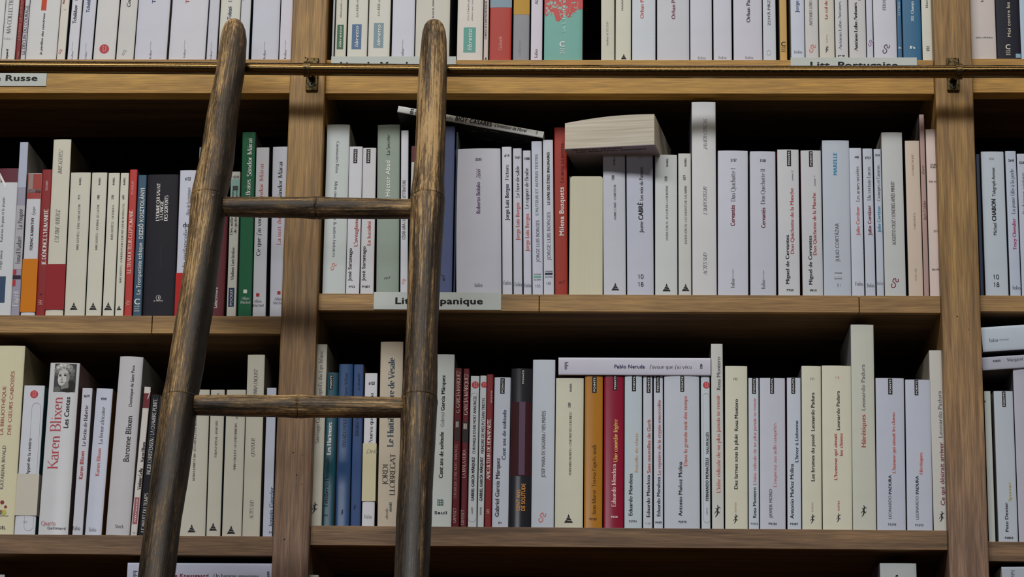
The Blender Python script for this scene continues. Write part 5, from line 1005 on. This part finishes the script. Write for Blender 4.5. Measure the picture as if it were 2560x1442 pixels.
BK('lc', 'N', 235, 379, 291, (180, 180, 166), 'cream book numbered 192 with dark title and lizard mark', [Hz('n', '192', 286, 312, 380, 16, 'k', 'S'), V('t', 'Des larmes sous la pluie', 302, 1068, 722, 24, 'k', 'r'), V('a', 'Rosa Montero', 304, 700, 500, 24, 'k', 'r'), V('s', 'SUITES', 300, 1215, 1150, 12, (180, 165, 140)), LZ(302, 1255, 62)], d=.12)
BK('lc', 'N', 384, 450, 366, (166, 174, 186), 'thin white paperback with black tag and long pink title, numbered P4356', [PT(405, 430, 366, 466), V('a', 'Rosa Montero', 420, 1250, 1058, 22, 'k', 'r'), V('t', "L'idée ridicule de ne plus jamais te revoir", 421, 1040, 490, 20, 't', 'r'), Hz('n', 'P4356', 398, 442, 1292, 12, 'g', 'b')])
BK('lc', 'N', 455, 619, 367, (170, 174, 188), 'broad grey white paperback numbered P4104 with faded pink title', [PT(519, 544, 366, 466), V('a', 'JAVIER MORO', 522, 1250, 1068, 20, 'g', 'r'), V('t', "L'empereur aux mille conquêtes", 549, 1055, 650, 21, 't', 'S'), Hz('n', 'P4104', 510, 560, 1294, 13, 'k', 'b')], gloss=.3)
BK('lc', 'N', 629, 718, 365, (166, 174, 188), 'white paperback numbered P4387 with slate title', [PT(653, 678, 366, 466), V('a', 'Antonio Muñoz Molina', 656, 1255, 908, 24, 'k', 'r'), V('t', "L'hiver à Lisbonne", 686, 898, 635, 22, 'i', 'r'), Hz('n', 'P4387', 646, 696, 1294, 13, 'k', 'b')], side=((120, 50, 60), None))
BK('lc', 'N', 722, 848, 291, (180, 180, 166), 'cream book numbered 151 with lizard mark', [Hz('n', '151', 772, 796, 378, 15, 'k', 'S'), V('t', 'Les brumes du passé', 788, 1018, 722, 24, 'k', 'r'), V('a', 'Leonardo Padura', 788, 700, 458, 24, 'k', 'r'), V('s', 'SUITES', 786, 1212, 1150, 12, (180, 165, 150)), LZ(788, 1255, 62)], d=.12)
BK('lc', 'O', -8, 181, 290, (181, 180, 166), 'broad cream book numbered 176 with red title in two lines', [Hz('n', '176', 70, 96, 370, 15, 'c', 'S'), V('a', 'Leonardo Padura', 88, 695, 448, 22, 'k', 'r'), V('t', "L'homme qui aimait", 72, 1010, 716, 22, 'r', 'r'), V('t', 'les chiens', 107, 858, 716, 22, 'r', 'r'), V('s', 'SUITES', 92, 1205, 1142, 12, 'c'), LZ(92, 1248, 60)], d=.12)
BK('lc', 'O', 183, 332, 30, (172, 174, 166), 'tallest pale book of the lower shelf with red and grey lettering', [V('t', 'Hérétiques', 248, 803, 597, 30, 'r', 'r'), V('a', 'Leonardo Padura', 246, 570, 280, 26, 'g', 'l'), LZ(252, 1205, 76)], d=.145, side=((104, 104, 112), None))
BK('lc', 'O', 336, 519, 368, (164, 170, 186), 'broad lavender paperback numbered P3398 with coral title', [PT(405, 432, 370, 470), V('a', 'LEONARDO', 416, 1255, 1110, 20, 'g', 'l'), V('a', 'PADURA', 416, 1100, 980, 20, 'k', 'r'), V('t', "L'homme qui aimait les chiens", 440, 968, 582, 20, 'c', 'SB'), Hz('n', 'P3398', 405, 456, 1298, 14, 'g', 'b')], side=((90, 40, 50), None))
BK('lc', 'O', 526, 689, 378, (162, 168, 184), 'lavender paperback numbered P4393 with short coral title', [PT(572, 596, 378, 476), V('a', 'LEONARDO', 588, 1260, 1112, 20, 'g', 'l'), V('a', 'PADURA', 588, 1100, 985, 20, 'k', 'r'), V('t', 'Hérétiques', 612, 975, 836, 20, 'c', 'SB'), Hz('n', 'P4393', 576, 628, 1302, 14, 'g', 'b')])
BK('lc', 'O', 694, 784, 192, (168, 168, 166), 'tall pale grey book against the second upright with maroon title', [V('t', 'Ce qui désirait arriver', 745, 1170, 772, 28, 'd', 'r'), V('a', 'Leonardo Padura', 732, 742, 448, 26, 'g', 'l'), LZ(745, 1240, 72)], d=.14)
# ---------------- lower row, last bay
BK('lr', 'P', 288, 325, 430, (168, 174, 172), 'thin pale paperback beside the second upright on the lower shelf', [Hz('n', '20', 262, 272, 490, 10, 'k', 'b')])
BK('lr', 'P', 341, 448, 430, (160, 168, 180), 'white paperback with black tag and olive title on the lower shelf', [PT(360, 379, 432, 516), V('a', 'Pete Dexter', 383, 1195, 1035, 18, 'k', 'r'), V('t', 'Spooner', 400, 1028, 925, 18, (170, 158, 90), 'r'), Hz('n', 'P2803', 375, 420, 1234, 11, 'k', 'b')])
BK('lr', 'P', 452, 560, 308, (150, 150, 164), 'lavender grey book cut by the picture edge on the lower shelf', side=((66, 64, 74), None), d=.13)
# ------------------------------------------------------------ books that lie, face backwards or enter from below
BK('bl', '0', -60, 12, 1436, (150, 152, 158), 'white book whose top corner just enters at the bottom edge', d=.12, side=(None, (44, 40, 38)), h=None)
BK('bc', '0', 768, 797, 1437, (150, 150, 146), 'pale book top just showing beside the first upright at the bottom edge')
BK('bc', '0', 2200, 2292, 1408, (150, 156, 158), 'tall pale book head entering the bottom edge near the second upright', [V('t', 'un', 2240, 1470, 1437, 10, 'k', 'r')], side=((84, 80, 92), None), d=.15)
for q, (x0, x1) in enumerate(((322, 372), (420, 470), (530, 580), (610, 662))):
    BK('bl', '0', x0, x1, 1459, W_, ('white', 'second white', 'third white', 'fourth white')[q] + ' paperback beneath the lying book at the bottom edge')
for q, (x0, x1) in enumerate(((2520, 2560), (2570, 2610))):
    BK('br', '0', x0, x1, 1462, W_, ('white', 'second white')[q] + ' paperback beneath the lying book in the last bay')
def lying(xl, yl, xr, yr, th, col, label, group, items, Y=0.004, d=0.108, side=(None, None), gloss=0.42):
    """a book on its side, head to the far end; (xl, yl)-(xr, yr) is the lower edge of its spine"""
    a = at(xl, yl, Y); b = at(xr, yr, Y)
    h = (b-a).length; ang = math.atan2(b.z-a.z, b.x-a.x)
    sc = math.hypot(xr-xl, yr-yl)/h; w = th/sc
    loc = a + Vector((-math.sin(ang), 0, math.cos(ang)))*w/2
    r = math.pi/2-ang
    root = empty('paperback_book', loc, label, 'book', group, (0, r, 0))
    M = Matrix.Translation(loc) @ Matrix.Rotation(r, 4, 'Y')
    bu = w*0.02
    mats = [paper(col, gloss, 'book_cover'), paper(side[0] or col, 0.5, 'book_cover'), paper(side[1] or col, 0.5, 'book_cover'), paper(col, 0.6, 'book_cover')]
    obj('cover', cover_mesh(w, h, d, bu), root, mats)
    obj('page_block', box_me('page_block', -w/2+0.0008, w/2-0.0008, 0.0018, d-0.0008, 0.0003, h-0.0003), root, pages_mat())
    fc = Face(root, M.inverted(), '0', w, bu, sc, Y)
    for it in items:
        if it[0] == 'L':
            _, name, s, xa, ya, xb, yb, cap, colr, st = it
            p = fc.loc(xa, ya); q = fc.loc(xb, yb); c = fc.L(cap)
            text(fc, s, (p[0]+q[0])/2 + c/2, p[1], 0, 1, q[1]-p[1], c, st, colr, KN[name])
        elif it[0] == 'X':
            _, name, s, x, y, ln, cap, colr, st = it
            p = fc.loc(x, y); c = fc.L(cap); l = fc.L(ln)
            text(fc, s, p[0]-l/2, p[1]-c/2, 1, 0, l, c, st, colr, KN[name])
        elif it[0] == 'F': it[1](fc, w, h)
    return root
def dark_art(fc, w, h):
    # grey shapes of the printed cover on the side that faces down
    rnd = random.Random(3); v, f = [], []
    for i in range(14):
        z = rnd.uniform(.08, .9)*h; y = rnd.uniform(.004, .05); a, b = rnd.uniform(.003, .016), rnd.uniform(.001, .005)
        k = len(v); v += [(w/2+.0003, y, z), (w/2+.0003, y+b, z+a*.2), (w/2+.0003, y+b, z+a), (w/2+.0003, y, z+a*.9)]; f.append((k, k+1, k+2, k+3))
    obj('cover_print', mesh('cover_print', v, f), fc.root, ink((70, 70, 72)))
lying(993, 280, 1357, 345, 17, (176, 178, 178), 'thin book lying slanted across the row under the golden shelf, black capitals', 'books on the middle shelf between the two uprights',
      [('X', 'p', '18', 1030, 278, 14, 8, 'k', 'b'), ('X', 'p', '10', 1042, 280, 14, 8, 'k', 'b'), ('L', 'a', 'Adolfo', 1101, 290.5, 1133, 296.5, 9, 'g', 'l'), ('L', 'a', 'BIOY CASARES', 1139, 295, 1230, 311, 12.5, 'k', 'B'),
       ('L', 't', "L'invention de Morel", 1237, 312.5, 1317, 326.5, 9, 'k', 'i'), ('X', 'n', '953', 1342, 331, 9, 4, 'g', 'b'), ('F', dark_art)], Y=0.003, side=(None, (22, 24, 28)))
lying(1396, 937, 1777, 938.5, 45, (170, 170, 186), 'lavender white book lying flat across the orange and crimson paperbacks', 'books on the lower shelf between the two uprights',
      [('X', 'p', 'folio', 1416, 914, 19, 9, 'k', 'S'), ('L', 'a', 'Pablo Neruda', 1536, 915.5, 1612, 916, 9.5, 'n', 'b'), ('L', 't', "J'avoue que j'ai vécu", 1624, 916.5, 1729, 917, 9, 'k', 'S'), ('X', 'n', '1822', 1753, 915.5, 13, 5, 'k', 'b')], Y=0.004, side=(None, (90, 44, 36)))
lying(2458, 880, 2880, 852, 64, (160, 170, 184), 'thick white book lying tilted beside the second upright, topmost of two', 'books on the lower shelf past the second upright',
      [('L', 'p', 'folio', 2473, 851, 2494, 849.5, 8, 'k', 'S'), ('L', 's', 'classique', 2496, 849, 2522, 847.5, 4, 'g', 'S')], Y=0.0, side=(None, (60, 56, 60)))
lying(2457, 926, 2880, 898, 34, (150, 152, 166), 'thinner white book lying tilted beside the second upright, under the thick one', 'books on the lower shelf past the second upright',
      [('L', 'n', '33855', 2482, 902.5, 2501, 901.2, 5, 'k', 'r'), ('L', 'a', 'Margaret Atwood', 2518, 899.5, 2595, 894, 8, 'k', 'S')], Y=0.004, side=(None, (60, 56, 60)))
lying(317, 1456, 720, 1458.5, 50, (158, 162, 182), 'bluish white book lying flat at the bottom edge beneath the darker stile', 'books on the lowest visible shelf, cut by the picture edge',
      [('X', 'p', 'folio', 338, 1438, 24, 10, 'k', 'S'), ('L', 'a', 'Karl Ove Knausgaard', 387, 1437.5, 521, 1439, 10, 'd', 'b'), ('L', 't', 'Un homme amoureux', 534, 1439, 648, 1440, 10, 'k', 'S'), ('X', 'n', '6070', 671, 1438, 20, 6, 'k', 'b')], Y=0.004)
lying(2506, 1462, 2900, 1458, 46, (150, 156, 168), 'white book lying at the bottom corner past the second upright', 'books on the lowest visible shelf, cut by the picture edge', [('X', 'p', 'folio', 2532, 1436, 22, 9, 'g', 'S')], Y=0.004)
# a book standing back to front: its page edges face out
p0 = at(1422, 732, YS); p1 = at(1507, 732, YS); pt = at(1465, 440, YS); zb_ = ROWS['mc']['z']
w_ = p1.x-p0.x; h_ = pt.z-zb_
rb = empty('reversed_book', ((p0.x+p1.x)/2, YS+0.108, zb_), 'thick book shelved back to front so its cream page edges face out', 'book', ROWS['mc']['group'], (0, 0, math.pi))
obj('cover', cover_mesh(w_, h_, 0.107, 0.0006), rb, [paper((150, 146, 136), .5, 'book_cover')]*4)
bm = bmesh.new(); bmesh.ops.create_cube(bm, size=1)
for v in bm.verts: v.co = Vector((v.co.x*(w_-0.0016), 0.0018+(v.co.y+.5)*0.1062, 0.0003+(v.co.z+.5)*(h_-0.0005)))
bmesh.ops.bevel(bm, geom=[e for e in bm.edges if abs(e.verts[0].co.x-e.verts[1].co.x) < 1e-6 and e.verts[0].co.z > h_*.9 and e.verts[1].co.z > h_*.9], offset=0.0035, segments=5, affect='EDGES', profile=.5)
me = bpy.data.meshes.new('page_block'); bm.to_mesh(me); bm.free()
obj('page_block', me, rb, pages_mat((184, 181, 160)))
# a thick book lying on top with its page edges to the front, turned a little
A_ = at(1412, 373, -0.018); B_ = at(1636, 362, -0.036)
yaw_ = math.atan2(B_.y-A_.y, B_.x-A_.x); wl = math.hypot(B_.x-A_.x, B_.y-A_.y); tilt_ = math.atan2(B_.z-A_.z, wl)
tb = empty('lying_thick_book', A_, 'very thick book lying on the row, cream page edges to the front', 'book', ROWS['mc']['group'], (0, -tilt_, yaw_))
hl, hr, dd = 0.0345, 0.0405, 0.145
n = 14; v, f = [], []
for j, y in enumerate((0.0, dd)):
    for i in range(n+1):
        u = i/n; top = hl+(hr-hl)*u + 0.003*math.sin(math.pi*u)*(1-j*.3)
        v += [(wl*u, y + (0.0015*math.sin(math.pi*u) if j == 0 else 0), 0.0006), (wl*u, y, top-0.0006)]
m2 = 2*(n+1)
for i in range(n):
    a = 2*i; f += [(a, a+2, a+3, a+1), (m2+a+2, m2+a, m2+a+1, m2+a+3), (a+1, a+3, m2+a+3, m2+a+1), (a, m2+a, m2+a+2, a+2)]
f += [(0, 1, m2+1, m2), (2*n, m2+2*n, m2+2*n+1, 2*n+1)]
def fanned_pages():
    m, nt, b = nm('fanned_page_edges'); N = nt.nodes.new; L = nt.links.new
    tc = N('ShaderNodeTexCoord'); mp = N('ShaderNodeMapping'); mp.inputs['Rotation'].default_value = (0, 0.1, 0); mp.inputs['Scale'].default_value = (9, 9, 420)
    n_ = N('ShaderNodeTexNoise'); n_.inputs['Scale'].default_value = 1; n_.inputs['Detail'].default_value = 4
    L(tc.outputs['Object'], mp.inputs[0]); L(mp.outputs[0], n_.inputs['Vector'])
    r = N('ShaderNodeValToRGB'); r.color_ramp.elements[0].position = .3; r.color_ramp.elements[1].position = .7
    r.color_ramp.elements[0].color = lin((158, 150, 136), ALB); r.color_ramp.elements[1].color = lin((184, 178, 166), ALB)
    L(n_.outputs[0], r.inputs[0]); L(r.outputs[0], b.inputs['Base Color']); b.inputs['Roughness'].default_value = .8
    return m
obj('page_block', mesh('page_block', v, f), tb, fanned_pages())
v = []; e = 0.0008
bot = [(-e, -e, 0.0006), (wl+e, -e, 0.0006), (wl+e, dd+e, 0.0006), (-e, dd+e, 0.0006)]
v = bot + [(x, y, -0.0002) for x, y, z in bot]; f = [(0, 1, 2, 3), (7, 6, 5, 4), (0, 4, 5, 1), (1, 5, 6, 2), (2, 6, 7, 3), (3, 7, 4, 0)]
k = len(v); v += [(-e, dd, 0), (wl+e, dd, 0), (wl+e, dd, hr), (-e, dd, hl), (-e, dd+e, 0), (wl+e, dd+e, 0), (wl+e, dd+e, hr), (-e, dd+e, hl)]
f += [(k, k+1, k+2, k+3), (k+7, k+6, k+5, k+4), (k, k+3, k+7, k+4), (k+1, k+5, k+6, k+2)]
obj('cover', mesh('cover', v, f), tb, paper((126, 118, 124), .5, 'book_cover'))
for s, y, x0, x1 in (('Roberto Bolaño', 0.0075, 0.009, 0.072), ('Les détectives sauvages', 0.0155, 0.012, 0.1)):
    vs, fs, wd_ = glyphs(s, 'SB'); kk = (x1-x0)/wd_
    me = mesh('title', [(x0+p[0]*kk, y-p[1]*0.0055, -0.0005-p[2]) for p in vs], fs)
    obj('title' if 'Les' in s else 'author_name', me, tb, ink((70, 40, 48)))
# ------------------------------------------------------------ shelf cards
def card(x0, x1, y0, y1, label, texts, Y=-0.0012, rot=0.0):
    a = at(x0, y1, Y); b = at(x1, y0, Y)
    # measured lower edge may be hidden by the rail: the card is a plain strip
    o = obj('shelf_card', box_me('shelf_card', a.x, b.x, Y, Y+0.0010, a.z, b.z, 0.0001), None, paper((166, 172, 170), .55, 'white_card'))
    o['label'] = label; o['category'] = 'shelf label'; o['group'] = 'printed cards on the shelf edges'
    for s, tx0, tx1, yb, cap in texts:
        vs, fs, wd_ = glyphs(s, 'B'); p = at(tx0, yb, Y-0.0003); q = at(tx1, yb, Y-0.0003); kk = (q.x-p.x)/wd_; c = cap/((tx1-tx0)/(q.x-p.x))
        t = obj('lettering', mesh('lettering', [(p.x+g[0]*kk, Y-0.0003-g[2], p.z+g[1]*c) for g in vs], fs), o, ink((16, 16, 20)))
card(-190, 117.5, 176, 215, 'white card reading Russe on the golden shelf edge below the brass rail', [('Littérature', -150, 1.5, 202, 16), ('Russe', 13.5, 93.5, 201.5, 15.5)])
card(827, 1140, 141, 180, 'white card behind the brass rail below the blue and green block books, mostly hidden', [('Litt. du Monde Arabe', 850, 1120, 170, 17)])
card(1977, 2292, 143.5, 182, 'white card reading Litt. Portugaise, half hidden by the brass rail', [('Litt. Portugaise', 2026, 2245, 170, 17.5)])
card(934, 1253, 731, 773, 'white card behind the paler stile reading Litt. Hispanique', [('Litt. Hispanique', 988, 1207, 759, 17)])
